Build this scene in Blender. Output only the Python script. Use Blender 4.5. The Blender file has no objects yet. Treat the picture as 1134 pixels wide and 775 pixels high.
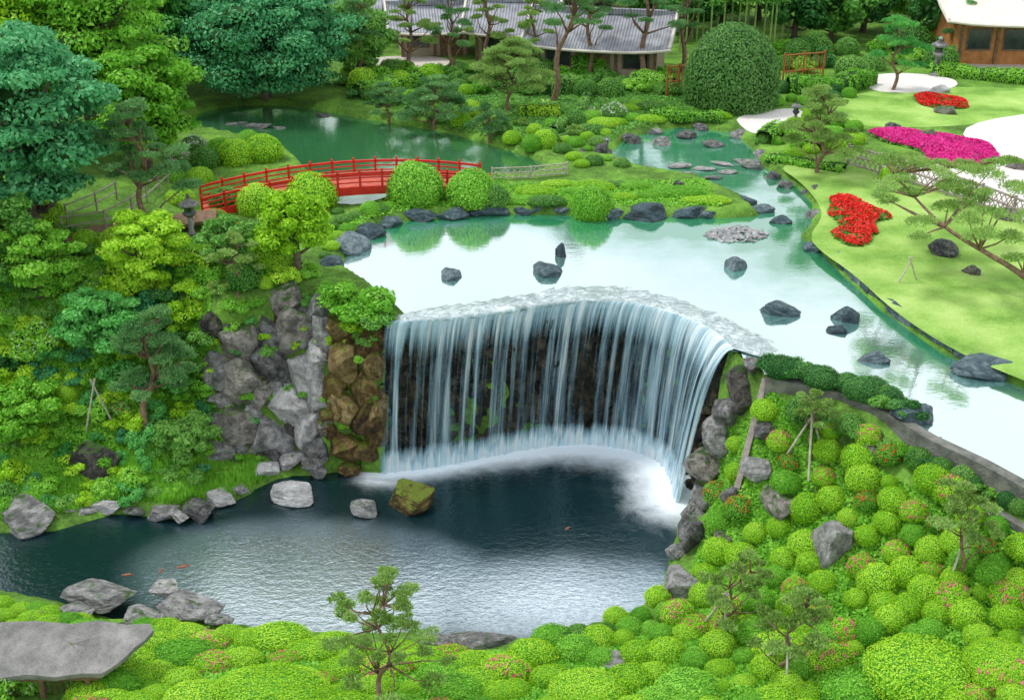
import bpy, math, random
import numpy as np
from mathutils import Vector
from mathutils.geometry import tessellate_polygon
PI=math.pi
C=bpy.context.scene.collection
F=1369.0; PITCH=math.radians(25); CH=18.0
cp,sp=math.cos(PITCH),math.sin(PITCH)
# ---------------------------------------------------------------- mapping of surveyed points
def ray(px,py):
    a=(px-567)/F; b=(387.5-py)/F
    return a, cp+b*sp, -sp+b*cp
def P(px,py,z=0.0):
    a,dy,dz=ray(px,py); t=(z-CH)/dz
    return (a*t,dy*t,z)
def ppm(p):
    return F/(p[1]*cp+(CH-p[2])*sp)
def chaikin(pts,n=2,closed=True):
    pts=[tuple(p) for p in pts]
    for _ in range(n):
        out=[]; m=len(pts)
        rng=range(m) if closed else range(m-1)
        if not closed: out.append(pts[0])
        for i in rng:
            a=np.array(pts[i]); b=np.array(pts[(i+1)%m])
            out.append(tuple(a*.75+b*.25)); out.append(tuple(a*.25+b*.75))
        if not closed: out.append(pts[-1])
        pts=out
    return pts
def resample(pts,n):
    A=np.array(pts,float); d=np.r_[0,np.cumsum(np.linalg.norm(np.diff(A,axis=0),axis=1))]
    s=np.linspace(0,d[-1],n)
    return np.stack([np.interp(s,d,A[:,k]) for k in range(A.shape[1])],1), s
def sdpoly(X,Y,poly):
    X=np.asarray(X,float); Y=np.asarray(Y,float)
    d=np.full(X.shape,1e9); ins=np.zeros(X.shape,bool); n=len(poly)
    for i in range(n):
        ax,ay=poly[i][0],poly[i][1]; bx_,by_=poly[(i+1)%n][0],poly[(i+1)%n][1]
        ex,ey=bx_-ax,by_-ay; L=ex*ex+ey*ey+1e-12
        t=np.clip(((X-ax)*ex+(Y-ay)*ey)/L,0,1)
        d=np.minimum(d,np.hypot(X-ax-t*ex,Y-ay-t*ey))
        c=((ay>Y)!=(by_>Y))
        xi=ax+(Y-ay)*ex/(ey if abs(ey)>1e-12 else 1e-12)
        ins^=(c&(X<xi))
    return np.where(ins,-d,d)
# ---------------------------------------------------------------- mesh helpers
def np_mesh(name,V,Fq,mats,mi=None,smooth=False):
    V=np.asarray(V,float); Fq=np.asarray(Fq,np.int32)
    me=bpy.data.meshes.new(name)
    me.vertices.add(len(V)); me.vertices.foreach_set('co',V.ravel())
    k=Fq.shape[1]
    me.loops.add(Fq.size); me.loops.foreach_set('vertex_index',Fq.ravel())
    me.polygons.add(len(Fq)); me.polygons.foreach_set('loop_start',np.arange(0,Fq.size,k,dtype=np.int32))
    if mi is not None: me.polygons.foreach_set('material_index',np.asarray(mi,np.int32))
    me.polygons.foreach_set('use_smooth',np.full(len(Fq),smooth))
    for m in mats: me.materials.append(m)
    me.update(calc_edges=True); me.validate()
    return me
class MB:
    def __init__(s): s.V=[];s.F=[];s.M=[];s.n=0
    def add(s,V,Fq,m=0):
        V=np.asarray(V,float); Fq=np.asarray(Fq,int)
        s.V.append(V); s.F.append(Fq+s.n); s.M.append(np.full(len(Fq),m)); s.n+=len(V); return s
    def box(s,c,d,rz=0,m=0):
        x,y,z=d[0]/2,d[1]/2,d[2]/2
        V=np.array([[i,j,k] for k in(-z,z) for j in(-y,y) for i in(-x,x)])
        ca,sa=math.cos(rz),math.sin(rz)
        V=np.stack([V[:,0]*ca-V[:,1]*sa,V[:,0]*sa+V[:,1]*ca,V[:,2]],1)+np.array(c)
        return s.add(V,[[0,2,3,1],[4,5,7,6],[0,1,5,4],[2,6,7,3],[0,4,6,2],[1,3,7,5]],m)
    def tube(s,pts,r,sides=7,m=0):
        P_=np.array(pts,float); n=len(P_)
        r=np.full(n,r) if np.isscalar(r) else np.array(r,float)
        T=np.gradient(P_,axis=0); T/=np.linalg.norm(T,axis=1)[:,None]+1e-9
        up=np.array([0.13,0.21,1.0]) if abs(T[0][2])<.8 else np.array([1.0,.1,.05])
        a=np.linspace(0,2*PI,sides,endpoint=False); V=[]
        for i in range(n):
            u=np.cross(T[i],up); u/=np.linalg.norm(u)+1e-9; w=np.cross(T[i],u)
            V.append(P_[i]+r[i]*(np.cos(a)[:,None]*u+np.sin(a)[:,None]*w))
        V=np.concatenate(V); Fq=[]
        for i in range(n-1):
            for j in range(sides):
                k=(j+1)%sides; Fq.append([i*sides+j,i*sides+k,(i+1)*sides+k,(i+1)*sides+j])
        V=np.r_[V,[P_[0]],[P_[-1]]]; c0=n*sides; c1=c0+1; tri=[]
        for j in range(0,sides):
            k=(j+1)%sides
            tri.append([c0,k,j]); tri.append([c1,(n-1)*sides+j,(n-1)*sides+k])
        for q in tri:
            mid=(V[q[1]]+V[q[2]])/2
            V=np.r_[V,[mid]]; Fq.append([q[0],q[1],len(V)-1,q[2]])
        return s.add(V,Fq,m)
    def lathe(s,prof,sides=12,c=(0,0,0),m=0,rot=0):
        a=np.linspace(0,2*PI,sides,endpoint=False)+rot; V=[];Fq=[]
        for r,z in prof: V+= [(c[0]+r*math.cos(t),c[1]+r*math.sin(t),c[2]+z) for t in a]
        for i in range(len(prof)-1):
            for j in range(sides):
                k=(j+1)%sides; Fq.append([i*sides+j,i*sides+k,(i+1)*sides+k,(i+1)*sides+j])
        return s.add(V,Fq,m)
    def strip(s,A,B,m=0):
        A=np.array(A);B=np.array(B);n=len(A)
        return s.add(np.r_[A,B],[[i,i+1,n+i+1,n+i] for i in range(n-1)],m)
    def mesh(s,name,mats,smooth=False):
        return np_mesh(name,np.concatenate(s.V),np.concatenate(s.F),mats,np.concatenate(s.M),smooth)
def cubesphere(n):
    V=[];Fq=[]
    g=np.tan(np.linspace(-PI/4,PI/4,n+1))
    for ax in range(3):
        for sg in(-1,1):
            o=len(V)
            for i in range(n+1):
                for j in range(n+1):
                    v=[0,0,0]; v[ax]=sg; v[(ax+1)%3]=g[i]; v[(ax+2)%3]=g[j]; V.append(v)
            for i in range(n):
                for j in range(n):
                    q=[o+i*(n+1)+j,o+(i+1)*(n+1)+j,o+(i+1)*(n+1)+j+1,o+i*(n+1)+j+1]
                    Fq.append(q if sg>0 else q[::-1])
    V=np.array(V,float); key={}; remap=np.zeros(len(V),int); U=[]
    for i,v in enumerate(V):
        k=tuple(np.round(v,5))
        if k not in key: key[k]=len(U); U.append(v)
        remap[i]=key[k]
    U=np.array(U); U/=np.linalg.norm(U,axis=1)[:,None]
    return U,remap[np.array(Fq)]
CS4=cubesphere(4); CS8=cubesphere(8); CS14=cubesphere(18); CS9=cubesphere(10)
def wob(D,rng,k,n=6):
    out=np.zeros(len(D))
    for _ in range(n):
        out+=np.cos(D@(rng.normal(size=3)*k)+rng.uniform(0,6.28))
    return out/n
def unit(A): return A/(np.linalg.norm(A,axis=1)[:,None]+1e-9)
def leaf_quads(Cn,N,size,asp,jit,rng,T=None):
    n=len(Cn); N=unit(N+jit*rng.normal(size=(n,3)))
    if T is None: T=np.cross(N,rng.normal(size=(n,3)))
    T=unit(T); B=unit(np.cross(N,T))
    s=(size*(.6+.8*rng.random(n)))[:,None]
    V=np.stack([Cn-T*s*asp/2,Cn-B*s/2,Cn+T*s*asp/2,Cn+B*s/2],1).reshape(-1,3)
    return V,np.arange(4*n).reshape(-1,4)
# ---------------------------------------------------------------- object helpers
def tag(o,label,cat,group=None,kind=None):
    o['label']=label; o['category']=cat
    if group: o['group']=group
    if kind: o['kind']=kind
    return o
def obj(name,me,parent=None,loc=None,rot=None,scale=None):
    o=bpy.data.objects.new(name,me); C.objects.link(o)
    if parent: o.parent=parent
    if loc is not None: o.location=loc
    if rot is not None: o.rotation_euler=rot
    if scale is not None: o.scale=scale
    return o
def empty(name,loc,rz,label,cat,group=None):
    o=bpy.data.objects.new(name,None); C.objects.link(o); o.location=loc; o.rotation_euler=(0,0,rz)
    return tag(o,label,cat,group)
def struct(name,me,loc=None):
    o=obj(name,me,loc=loc); o['kind']='structure'; return o
# ---------------------------------------------------------------- materials
class NT:
    def __init__(s,name):
        s.m=bpy.data.materials.new(name); s.m.use_nodes=True; s.t=s.m.node_tree; s.t.nodes.clear()
        s.out=s.n('ShaderNodeOutputMaterial')
    def n(s,t,**k):
        x=s.t.nodes.new(t)
        for a,b in k.items(): setattr(x,a,b)
        return x
    def l(s,a,b): s.t.links.new(a,b)
    def math(s,op,a,b=None,clamp=False):
        x=s.n('ShaderNodeMath',operation=op); x.use_clamp=clamp
        for i,v in enumerate((a,b)):
            if v is None: continue
            if hasattr(v,'links'): s.l(v,x.inputs[i])
            else: x.inputs[i].default_value=v
        return x.outputs[0]
    def ramp(s,fac,stops):
        r=s.n('ShaderNodeValToRGB'); e=r.color_ramp.elements
        while len(e)>1: e.remove(e[0])
        e[0].position=stops[0][0]; e[0].color=(*stops[0][1],1)
        for p,c in stops[1:]:
            q=e.new(p); q.color=(*c,1)
        s.l(fac,r.inputs[0]); return r.outputs[0]
    def noise(s,vec,scale,detail=4,rough=.55,dist=0):
        x=s.n('ShaderNodeTexNoise'); x.inputs['Scale'].default_value=scale; x.inputs['Detail'].default_value=detail
        x.inputs['Roughness'].default_value=rough; x.inputs['Distortion'].default_value=dist
        if vec is not None: s.l(vec,x.inputs['Vector'])
        return x.outputs['Fac']
    def mix(s,f,a,b):
        mx=s.n('ShaderNodeMix',data_type='RGBA'); s.l(f,mx.inputs[0])
        for i,v in ((6,a),(7,b)):
            if hasattr(v,'links'): s.l(v,mx.inputs[i])
            else: mx.inputs[i].default_value=(*v,1)
        return mx.outputs[2]
    def pos(s): return s.n('ShaderNodeNewGeometry').outputs['Position']
    def objc(s): return s.n('ShaderNodeTexCoord').outputs['Object']
    def bsdf(s,col,rough=.6,spec=.3,bump=None,bs=.3,bd=.05,metal=0):
        b=s.n('ShaderNodeBsdfPrincipled')
        if hasattr(col,'links'): s.l(col,b.inputs['Base Color'])
        else: b.inputs['Base Color'].default_value=(*col,1)
        if hasattr(rough,'links'): s.l(rough,b.inputs['Roughness'])
        else: b.inputs['Roughness'].default_value=rough
        b.inputs['Specular IOR Level'].default_value=spec; b.inputs['Metallic'].default_value=metal
        if bump is not None:
            k=s.n('ShaderNodeBump'); k.inputs['Strength'].default_value=bs; k.inputs['Distance'].default_value=bd
            s.l(bump,k.inputs['Height']); s.l(k.outputs[0],b.inputs['Normal'])
        return b.outputs[0]
    def done(s,sh): s.l(sh,s.out.inputs[0]); return s.m
def simple(name,c1,c2,scale=3,rough=.6,bs=.3,bd=.03,spec=.3,detail=6,coord='obj'):
    t=NT(name); v=t.objc() if coord=='obj' else t.pos()
    f=t.noise(v,scale,detail); col=t.ramp(f,[(.3,c1),(.7,c2)])
    f2=t.noise(v,scale*6,4)
    return t.done(t.bsdf(col,rough,spec,f2,bs,bd))
def leafmat(name,c1,c2,c3=None,trans=.32,patch=.9,spec=.25):
    t=NT(name); g=t.n('ShaderNodeNewGeometry'); oi=t.n('ShaderNodeObjectInfo')
    nz=t.noise(g.outputs['Position'],patch,4)
    a=t.math('MULTIPLY',g.outputs['Random Per Island'],.5)
    b=t.math('MULTIPLY',nz,.8); c=t.math('MULTIPLY',oi.outputs['Random'],.35)
    s_=t.math('SUBTRACT',t.math('ADD',t.math('ADD',a,b),c),.3)
    c3=c3 or tuple(min(1,x*1.35) for x in c2)
    col=t.ramp(s_,[(.12,c1),(.5,c2),(.9,c3)])
    b1=t.bsdf(col,.5,spec)
    tr=t.n('ShaderNodeBsdfTranslucent'); t.l(col,tr.inputs[0])
    mx=t.n('ShaderNodeMixShader'); mx.inputs[0].default_value=trans
    t.l(b1,mx.inputs[1]); t.l(tr.outputs[0],mx.inputs[2])
    return t.done(mx.outputs[0])
LM={
 'lime':leafmat('lime_leaf',(.20,.46,.01),(.42,.75,.03),(.66,.92,.10)),
 'green':leafmat('green_leaf',(.08,.32,.02),(.22,.57,.04),(.43,.79,.11)),
 'mid':leafmat('mid_leaf',(.06,.22,.03),(.16,.43,.065),(.34,.64,.14)),
 'dark':leafmat('dark_leaf',(.02,.11,.025),(.065,.26,.055),(.18,.44,.11)),
 'teal':leafmat('teal_leaf',(.025,.18,.07),(.085,.40,.15),(.22,.62,.27)),
 'olive':leafmat('olive_needle',(.12,.23,.03),(.29,.48,.11),(.46,.65,.21)),
 'pine':leafmat('pine_needle',(.05,.17,.05),(.14,.35,.11),(.30,.55,.20)),
 'emerald':leafmat('emerald_leaf',(.035,.23,.04),(.11,.46,.09),(.26,.69,.18)),
 'dome':leafmat('dome_leaf',(.05,.16,.03),(.13,.32,.07),(.24,.47,.13)),
}
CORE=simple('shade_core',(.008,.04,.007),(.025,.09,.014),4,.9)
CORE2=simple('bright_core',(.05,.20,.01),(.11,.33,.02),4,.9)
PINK=leafmat('pink_petal',(.60,.03,.14),(.85,.07,.26),(.95,.28,.45),.2)
RED=leafmat('red_petal',(.65,.01,.01),(.85,.03,.02),(.9,.1,.06),.2)
MAG=leafmat('magenta_petal',(.60,.005,.18),(.8,.02,.32),(.9,.1,.45),.2)
WHT=leafmat('white_petal',(.6,.6,.55),(.8,.8,.75),(.9,.9,.88),.2)
def barkmat(name,c1,c2): return simple(name,c1,c2,6,.9,.8,.04,.1)
BARK=barkmat('grey_bark',(.09,.07,.05),(.26,.20,.16)); BARKR=barkmat('brown_bark',(.14,.09,.06),(.36,.24,.16))
def rockmat(name,c1,c2,c3,moss=0.0,mosscol=(.06,.16,.02),rough=.65):
    t=NT(name); v=t.objc(); oi=t.n('ShaderNodeObjectInfo')
    add=t.n('ShaderNodeVectorMath',operation='ADD'); t.l(v,add.inputs[0])
    sc=t.n('ShaderNodeVectorMath',operation='SCALE'); cmb=t.n('ShaderNodeCombineXYZ')
    for i in range(3): t.l(oi.outputs['Random'],cmb.inputs[i])
    t.l(cmb.outputs[0],sc.inputs[0]); sc.inputs['Scale'].default_value=40; t.l(sc.outputs[0],add.inputs[1]); v=add.outputs[0]
    f=t.noise(v,2.0,10,.74,.4); f=t.math('ADD',f,t.math('MULTIPLY',t.math('SUBTRACT',oi.outputs['Random'],.5),.2))
    col=t.ramp(f,[(.33,c1),(.5,c2),(.66,c3)])
    if moss>0:
        g=t.n('ShaderNodeNewGeometry'); sx=t.n('ShaderNodeSeparateXYZ'); t.l(g.outputs['Normal'],sx.inputs[0])
        mm=t.math('ADD',t.math('MULTIPLY',sx.outputs[2],.5),t.noise(v,2.5,5))
        mk=t.math('MULTIPLY',t.math('SUBTRACT',mm,1.05-moss),6,True)
        col=t.mix(mk,col,mosscol)
    hgt=t.math('ADD',t.noise(v,3,10,.75,.6),t.math('MULTIPLY',t.noise(v,11,6,.7),.3))
    return t.done(t.bsdf(col,rough,.35,hgt,1.0,.3))
RM={
 'wet':rockmat('wet_blue_stone',(.03,.05,.06),(.10,.17,.20),(.33,.42,.45),rough=.4),
 'grey':rockmat('grey_stone',(.05,.05,.052),(.26,.26,.26),(.60,.59,.58),moss=.06),
 'pale':rockmat('pale_stone',(.18,.18,.18),(.56,.55,.55),(.92,.91,.90),moss=.03),
 'white':rockmat('white_stone',(.35,.35,.36),(.72,.72,.73),(.95,.95,.95)),
 'purple':rockmat('brownish_grey_stone',(.04,.037,.034),(.20,.18,.165),(.50,.46,.42),moss=.18),
 'brown':rockmat('brown_wet_stone',(.03,.018,.006),(.20,.125,.04),(.52,.40,.18),moss=.2,mosscol=(.16,.22,.02),rough=.45),
 'moss':rockmat('mossy_stone',(.03,.022,.008),(.18,.12,.03),(.38,.28,.10),moss=.22,mosscol=(.20,.28,.03)),
}
# ---------------------------------------------------------------- survey: ponds and terrain
LIP=[(428,357),(470,356),(530,350),(590,340),(640,334),(690,334),(735,343),(775,358),(800,373),(812,388)]
LIPFAR=[(438,348),(475,340),(560,328),(640,313),(700,316),(765,333),(825,360),(860,378),(868,390),(860,402)]
BASE=[(420,522),(470,517),(525,507),(585,495),(640,489),(690,494),(724,504),(740,516),(748,534),(753,556)]
NEARU=[(1330,604),(1180,562),(1134,534),(1090,510),(1030,482),(985,454),(930,431),(880,421),(850,414)]
UP=[(445,352),(405,318),(374,298),(376,280),(392,262),(425,248),(470,239),(545,236),(620,236),(690,240),(750,238),(800,240),(835,238),(815,220),(770,200),(700,188),(668,172),(690,152),(750,140),(815,146),(838,165),(850,185),(880,200),(905,225),(905,250),(892,262),(915,280),(940,305),(985,345),(1050,390),(1134,425),(1260,480)]+NEARU+[(833,400),(812,388),(800,373),(775,358),(735,343),(690,334),(640,334),(590,340),(530,350),(470,356)]
BACK=[(208,124),(300,112),(420,134),(500,146),(545,160),(600,176),(610,186),(600,197),(545,200),(470,214),(430,224),(395,236),(362,230),(345,208),(330,182),(305,160),(245,150),(212,142)]
LOW=[(-220,610),(0,588),(60,586),(130,566),(200,574),(262,552),(310,528),(400,518),(420,522)]+BASE[1:]+[(756,582),(748,612),(738,648),(705,682),(640,700),(560,714),(450,708),(380,704),(300,702),(230,690),(130,690),(60,668),(0,656),(-220,650)]
UPw=[P(x,y,0)[:2] for x,y in UP]; BACKw=chaikin([P(x,y,0)[:2] for x,y in BACK]); LOWw=[P(x,y,-6)[:2] for x,y in LOW]
lipw,_=resample(chaikin([P(x,y,0) for x,y in LIP],2,False),260)
basew,bs_=resample(chaikin([P(x,y,-6) for x,y in BASE],2,False),260)
i0=LOW.index((420,522)); n0=len(BASE)
CARVE=LOWw[:i0+1]+[(p[0]+(0.5 if k>225 else 0),p[1]+.7) for k,p in enumerate(lipw) if k%12==0]+LOWw[i0+n0:]
PLAT=[P(x,y,.35)[:2] for x,y in [(430,340),(362,312),(330,285),(290,268),(215,235),(190,120),(160,-20)]]+[(-60,400),(400,400)]+[P(x,y,.35)[:2] for x,y in [(1700,520),(1134,460),(1000,420),(860,388),(700,325),(640,322),(500,340)]]
CT=[(-300,640,-5.5),(-300,520,-4.5),(-300,300,0),(-300,150,2.5),(-300,750,-5.5),(0,575,-5.7),(100,545,-5.6),(200,548,-5.6),(0,480,-4.2),(100,480,-4.3),(200,470,-4),(0,400,-2.2),(100,400,-2.4),(190,400,-2.2),(225,440,-3.5),
(0,320,-.3),(100,320,-.3),(200,330,-.2),(240,340,0),(0,250,1),(100,250,.9),(200,260,.6),(300,290,.5),(340,300,.4),(0,150,2),(100,150,1.5),(200,180,.5),(200,120,.5),(-300,60,2.5),(0,60,2),(100,30,1.5),
(290,318,.4),(360,325,.4),(425,347,.2),(250,505,-5.7),(330,507,-5.7),(400,505,-5.6),(300,420,-2.8),(380,430,-2.8),
(838,412,-.35),(850,440,-.55),(950,472,-.45),(1050,520,-.5),(1134,574,-.7),(1300,670,-.9),(802,470,-2.5),(795,520,-4),(785,570,-5.5),(757,640,-5.6),(712,692,-5.6),
(900,560,-2.8),(900,640,-3.6),(820,640,-4.8),(1000,640,-3),(1134,700,-2.6),(1300,775,-2),(750,720,-5),(900,740,-4.2),(1000,775,-3.8),(1134,775,-3),
(560,725,-5.6),(400,715,-5.6),(250,702,-5.6),(100,700,-5.6),(0,675,-5.7),(-300,690,-5.6),(560,775,-4.9),(300,775,-4.7),(100,775,-4.8),(-300,790,-4.8),(600,900,-3.5),(100,900,-3.5),(1134,900,-2.5),(-300,900,-3.5),
(300,240,.35),(600,200,.35),(700,50,.35),(1134,300,.35),(500,300,.2),(700,300,.2),(1000,420,.1)]
cw=np.array([P(a,b,c) for a,b,c in CT]); 
K=np.linalg.norm(cw[:,None,:2]-cw[None,:,:2],axis=2); nK=len(K)
A=np.zeros((nK+1,nK+1)); A[:nK,:nK]=-K+np.eye(nK)*.02; A[nK,:nK]=1; A[:nK,nK]=1
wK=np.linalg.solve(A,np.r_[cw[:,2],0])
def height(X,Y):
    sh=X.shape; X=X.ravel(); Y=Y.ravel(); Z=np.full(X.shape,wK[nK])
    for i in range(nK): Z-=wK[i]*np.hypot(X-cw[i,0],Y-cw[i,1])
    Z=np.clip(Z,-6,3.2)
    Z+=.05*np.sin(X*1.3+np.sin(Y*.9)*2)*np.cos(Y*1.1)
    s=sdpoly(X,Y,PLAT); w=np.clip(1-s/1.5,0,1); w=w*w*(3-2*w); Z=Z*(1-w)+.35*w
    sl=sdpoly(X,Y,CARVE); 
    near=(sl>=0)&(sl<1.0); Z=np.where(near,np.maximum(Z,-5.85+.1*sl),Z)
    for pw in (UPw,BACKw):
        s=sdpoly(X,Y,pw); t=np.clip(-s/.5,0,1)
        Z=np.where(s<0,np.minimum(Z,.35)*(1-t)+(-.4)*t-np.clip(-s-.5,0,1)*.5,Z)
    t=np.clip(-sl/.5,0,1)
    Z=np.where(sl<0,np.minimum(-5.85*(1-t)-6.5*t,Z)-np.clip(-sl-.5,0,1)*.5,Z)
    return Z.reshape(sh)
xs=np.r_[-400,-250,-150,-90,-60,-45,-38,np.arange(-33,33.01,.25),38,45,60,90,150,250,400]
ys=np.r_[-80,-20,0,8,13,16,np.arange(18,62,.25),np.arange(62,116,.6),np.array([118,122,130,145,170,220,320,500,800])]
GX,GY=np.meshgrid(xs,ys); GZ=height(GX,GY)
def bil(X,Y):
    X=np.asarray(X,float);Y=np.asarray(Y,float)
    i=np.clip(np.searchsorted(xs,X)-1,0,len(xs)-2); j=np.clip(np.searchsorted(ys,Y)-1,0,len(ys)-2)
    u=np.clip((X-xs[i])/(xs[i+1]-xs[i]),0,1); v=np.clip((Y-ys[j])/(ys[j+1]-ys[j]),0,1)
    return (GZ[j,i]*(1-u)+GZ[j,i+1]*u)*(1-v)+(GZ[j+1,i]*(1-u)+GZ[j+1,i+1]*u)*v
TT=np.linspace(16,170,2600)
def hit(px,py):
    a,dy,dz=ray(px,py); t=TT/dy; X=a*t; Z=CH+dz*t; h=bil(X,TT)
    k=np.argmax(Z<=h)
    return (float(X[k]),float(TT[k]),float(h[k]))
nx,ny=len(xs),len(ys)
idx=np.arange(nx*ny).reshape(ny,nx)
Fq=np.stack([idx[:-1,:-1],idx[:-1,1:],idx[1:,1:],idx[1:,:-1]],2).reshape(-1,4)
t=NT('garden_soil_and_moss'); v=t.pos(); f=t.noise(v,.5,8,.65); f2=t.noise(v,7,6,.7)
f3=t.math('ADD',t.math('MULTIPLY',f,.6),t.math('MULTIPLY',f2,.4))
col=t.ramp(f3,[(.33,(.045,.08,.02)),(.47,(.10,.21,.035)),(.56,(.17,.36,.05)),(.7,(.29,.50,.08))])
GM=t.done(t.bsdf(col,.9,.1,f2,.8,.08))
struct('ground',np_mesh('ground',np.stack([GX,GY,GZ],2).reshape(-1,3),Fq,[GM],smooth=True))
def sheet(name,poly,z,mat,sm=2,world=False):
    W=[P(x,y,z) for x,y in poly] if not world else [(p[0],p[1],z) for p in poly]
    if sm: W=chaikin(W,sm)
    tr=tessellate_polygon([[Vector((p[0],p[1],0)) for p in W]])
    tr=[t_ if ((W[t_[1]][0]-W[t_[0]][0])*(W[t_[2]][1]-W[t_[0]][1])-(W[t_[1]][1]-W[t_[0]][1])*(W[t_[2]][0]-W[t_[0]][0]))>0 else t_[::-1] for t_ in tr]
    return struct(name,np_mesh(name,W,np.array(tr),[mat]))
# water
def watermat(name,body,gl,rough,scales,bstr,tint=(.95,1,1),foam=False,shallow_reflection=None):
    t=NT(name); v=t.pos(); mp=t.n('ShaderNodeMapping'); t.l(v,mp.inputs[0]); mp.inputs['Scale'].default_value=(1,1.5,1)
    h=t.math('ADD',t.noise(mp.outputs[0],scales[0],3),t.math('MULTIPLY',t.noise(mp.outputs[0],scales[1],3),.5))
    bp=t.n('ShaderNodeBump'); bp.inputs['Strength'].default_value=bstr; bp.inputs['Distance'].default_value=.05; t.l(h,bp.inputs['Height'])
    d=t.n('ShaderNodeBsdfDiffuse'); d.inputs[0].default_value=(*body,1)
    g=t.n('ShaderNodeBsdfGlossy'); g.inputs[0].default_value=(*tint,1); g.inputs['Roughness'].default_value=rough
    t.l(bp.outputs[0],g.inputs['Normal'])
    lw=t.n('ShaderNodeLayerWeight'); lw.inputs[0].default_value=.5; t.l(bp.outputs[0],lw.inputs['Normal'])
    fac=t.math('ADD',t.math('MULTIPLY',lw.outputs['Facing'],gl[1]),gl[0],True)
    if shallow_reflection:
        at=t.n('ShaderNodeAttribute',attribute_name='shallow_reflection'); q=t.math('ADD',at.outputs['Fac'],t.math('MULTIPLY',t.math('SUBTRACT',t.noise(v,.55,5,.6),.5),1.3))  # green shallows plus the planting's reflection, painted into the body colour
        q=t.math('MULTIPLY',t.math('MULTIPLY',q,at.outputs['Fac'],True),1.5,True)
        t.l(t.mix(q,body,shallow_reflection),d.inputs[0]); fac=t.math('SUBTRACT',fac,t.math('MULTIPLY',q,.42))
    if foam:
        refl=t.n('ShaderNodeAttribute',attribute_name='sky_reflection')  # bright sky reflection painted on mid-pond as paler colour and extra gloss
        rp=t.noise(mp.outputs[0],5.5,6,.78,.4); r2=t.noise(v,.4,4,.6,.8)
        q=t.math('ADD',refl.outputs['Fac'],t.math('MULTIPLY',t.math('SUBTRACT',r2,.5),.6),True)
        q=t.math('MULTIPLY',q,t.math('MULTIPLY',refl.outputs['Fac'],2.2,True))
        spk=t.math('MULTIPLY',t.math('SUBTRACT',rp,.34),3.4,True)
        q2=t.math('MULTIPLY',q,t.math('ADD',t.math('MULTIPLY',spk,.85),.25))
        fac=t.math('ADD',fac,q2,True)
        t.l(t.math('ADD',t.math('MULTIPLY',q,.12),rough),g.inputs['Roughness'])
        t.l(t.mix(t.math('MULTIPLY',q,.7),body,(.30,.42,.50)),d.inputs[0])  # pale blue of the reflected sky mixed into the diffuse colour
    mx=t.n('ShaderNodeMixShader'); t.l(fac,mx.inputs[0]); t.l(d.outputs[0],mx.inputs[1]); t.l(g.outputs[0],mx.inputs[2])
    sh=mx.outputs[0]
    if foam:
        at=t.n('ShaderNodeAttribute',attribute_name='foam')
        n1=t.noise(v,1.2,6,.6,.5); n2=t.noise(v,11,4,.7)
        nn=t.math('ADD',t.math('MULTIPLY',n1,.8),t.math('MULTIPLY',n2,.35))
        fm=t.math('ADD',at.outputs['Fac'],t.math('MULTIPLY',t.math('SUBTRACT',nn,.6),1.0),True)
        fm=t.math('MULTIPLY',fm,t.math('MULTIPLY',at.outputs['Fac'],3.0,True))
        fd=t.n('ShaderNodeBsdfDiffuse'); fd.inputs[0].default_value=(.82,.89,.95,1)
        m2=t.n('ShaderNodeMixShader'); t.l(fm,m2.inputs[0]); t.l(sh,m2.inputs[1]); t.l(fd.outputs[0],m2.inputs[2]); sh=m2.outputs[0]
    return t.done(sh)
WU=watermat('upper_pond_water',(.20,.50,.44),(.52,.5),.06,(1.2,5),.10,shallow_reflection=(.03,.24,.11))
WB=watermat('back_pond_water',(.04,.16,.06),(.14,.42),.07,(1.5,6),.12,tint=(.85,.97,.88))
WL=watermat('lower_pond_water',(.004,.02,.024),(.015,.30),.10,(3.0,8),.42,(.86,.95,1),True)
def gridwater(name,poly,z,step,mat,exp_,attrs):
    X=[p[0] for p in poly];Y=[p[1] for p in poly]
    gx=np.arange(max(-32,min(X)-1),min(36,max(X)+1),step); gy=np.arange(min(Y)-1,max(Y)+1,step); CX,CY=np.meshgrid(gx,gy)
    ok=sdpoly(CX+step/2,CY+step/2,poly)<exp_
    ii=np.arange(CX.size).reshape(CX.shape); k=ok[:-1,:-1]
    Fl=np.stack([ii[:-1,:-1][k],ii[:-1,1:][k],ii[1:,1:][k],ii[1:,:-1][k]],1)
    Vl=np.stack([CX,CY,np.full(CX.shape,z)],2).reshape(-1,3)
    used=np.unique(Fl); rm=np.zeros(len(Vl),int); rm[used]=np.arange(len(used)); Vl=Vl[used]; me=np_mesh(name,Vl,rm[Fl],[mat],smooth=True)
    for n_,fn in attrs.items():
        at=me.attributes.new(n_,'FLOAT','POINT'); at.data.foreach_set('value',fn(Vl).astype(np.float32))
    return struct(name,me)
FARSH=[P(x,y,0)[:2] for x,y in [(400,262),(470,240),(545,236),(690,240),(835,238),(905,245),(885,262),(915,280),(985,345),(1050,390)]]
def shallow_reflection(V):  # mask for painted green reflection and shallows along the far shore
    out=np.zeros(len(V))
    for i in range(len(FARSH)-1):
        a=np.array(FARSH[i]);b=np.array(FARSH[i+1]);e=b-a; t_=np.clip(((V[:,:2]-a)@e)/(e@e),0,1); d=np.linalg.norm(V[:,:2]-a-t_[:,None]*e,axis=1)
        w=(2.4+5.4*np.clip((V[:,0]-0)/6,0,1)) if i<7 else 1.5
        out=np.maximum(out,np.clip(1.15-d/w,0,1))
    return np.where(V[:,1]>P(0,240,0)[1],.75,out)
gridwater('upper_pond',UPw,0,.25,WU,-.02,{'shallow_reflection':shallow_reflection})
sheet('back_pond',BACKw,0.004,WB,0,True)
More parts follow.
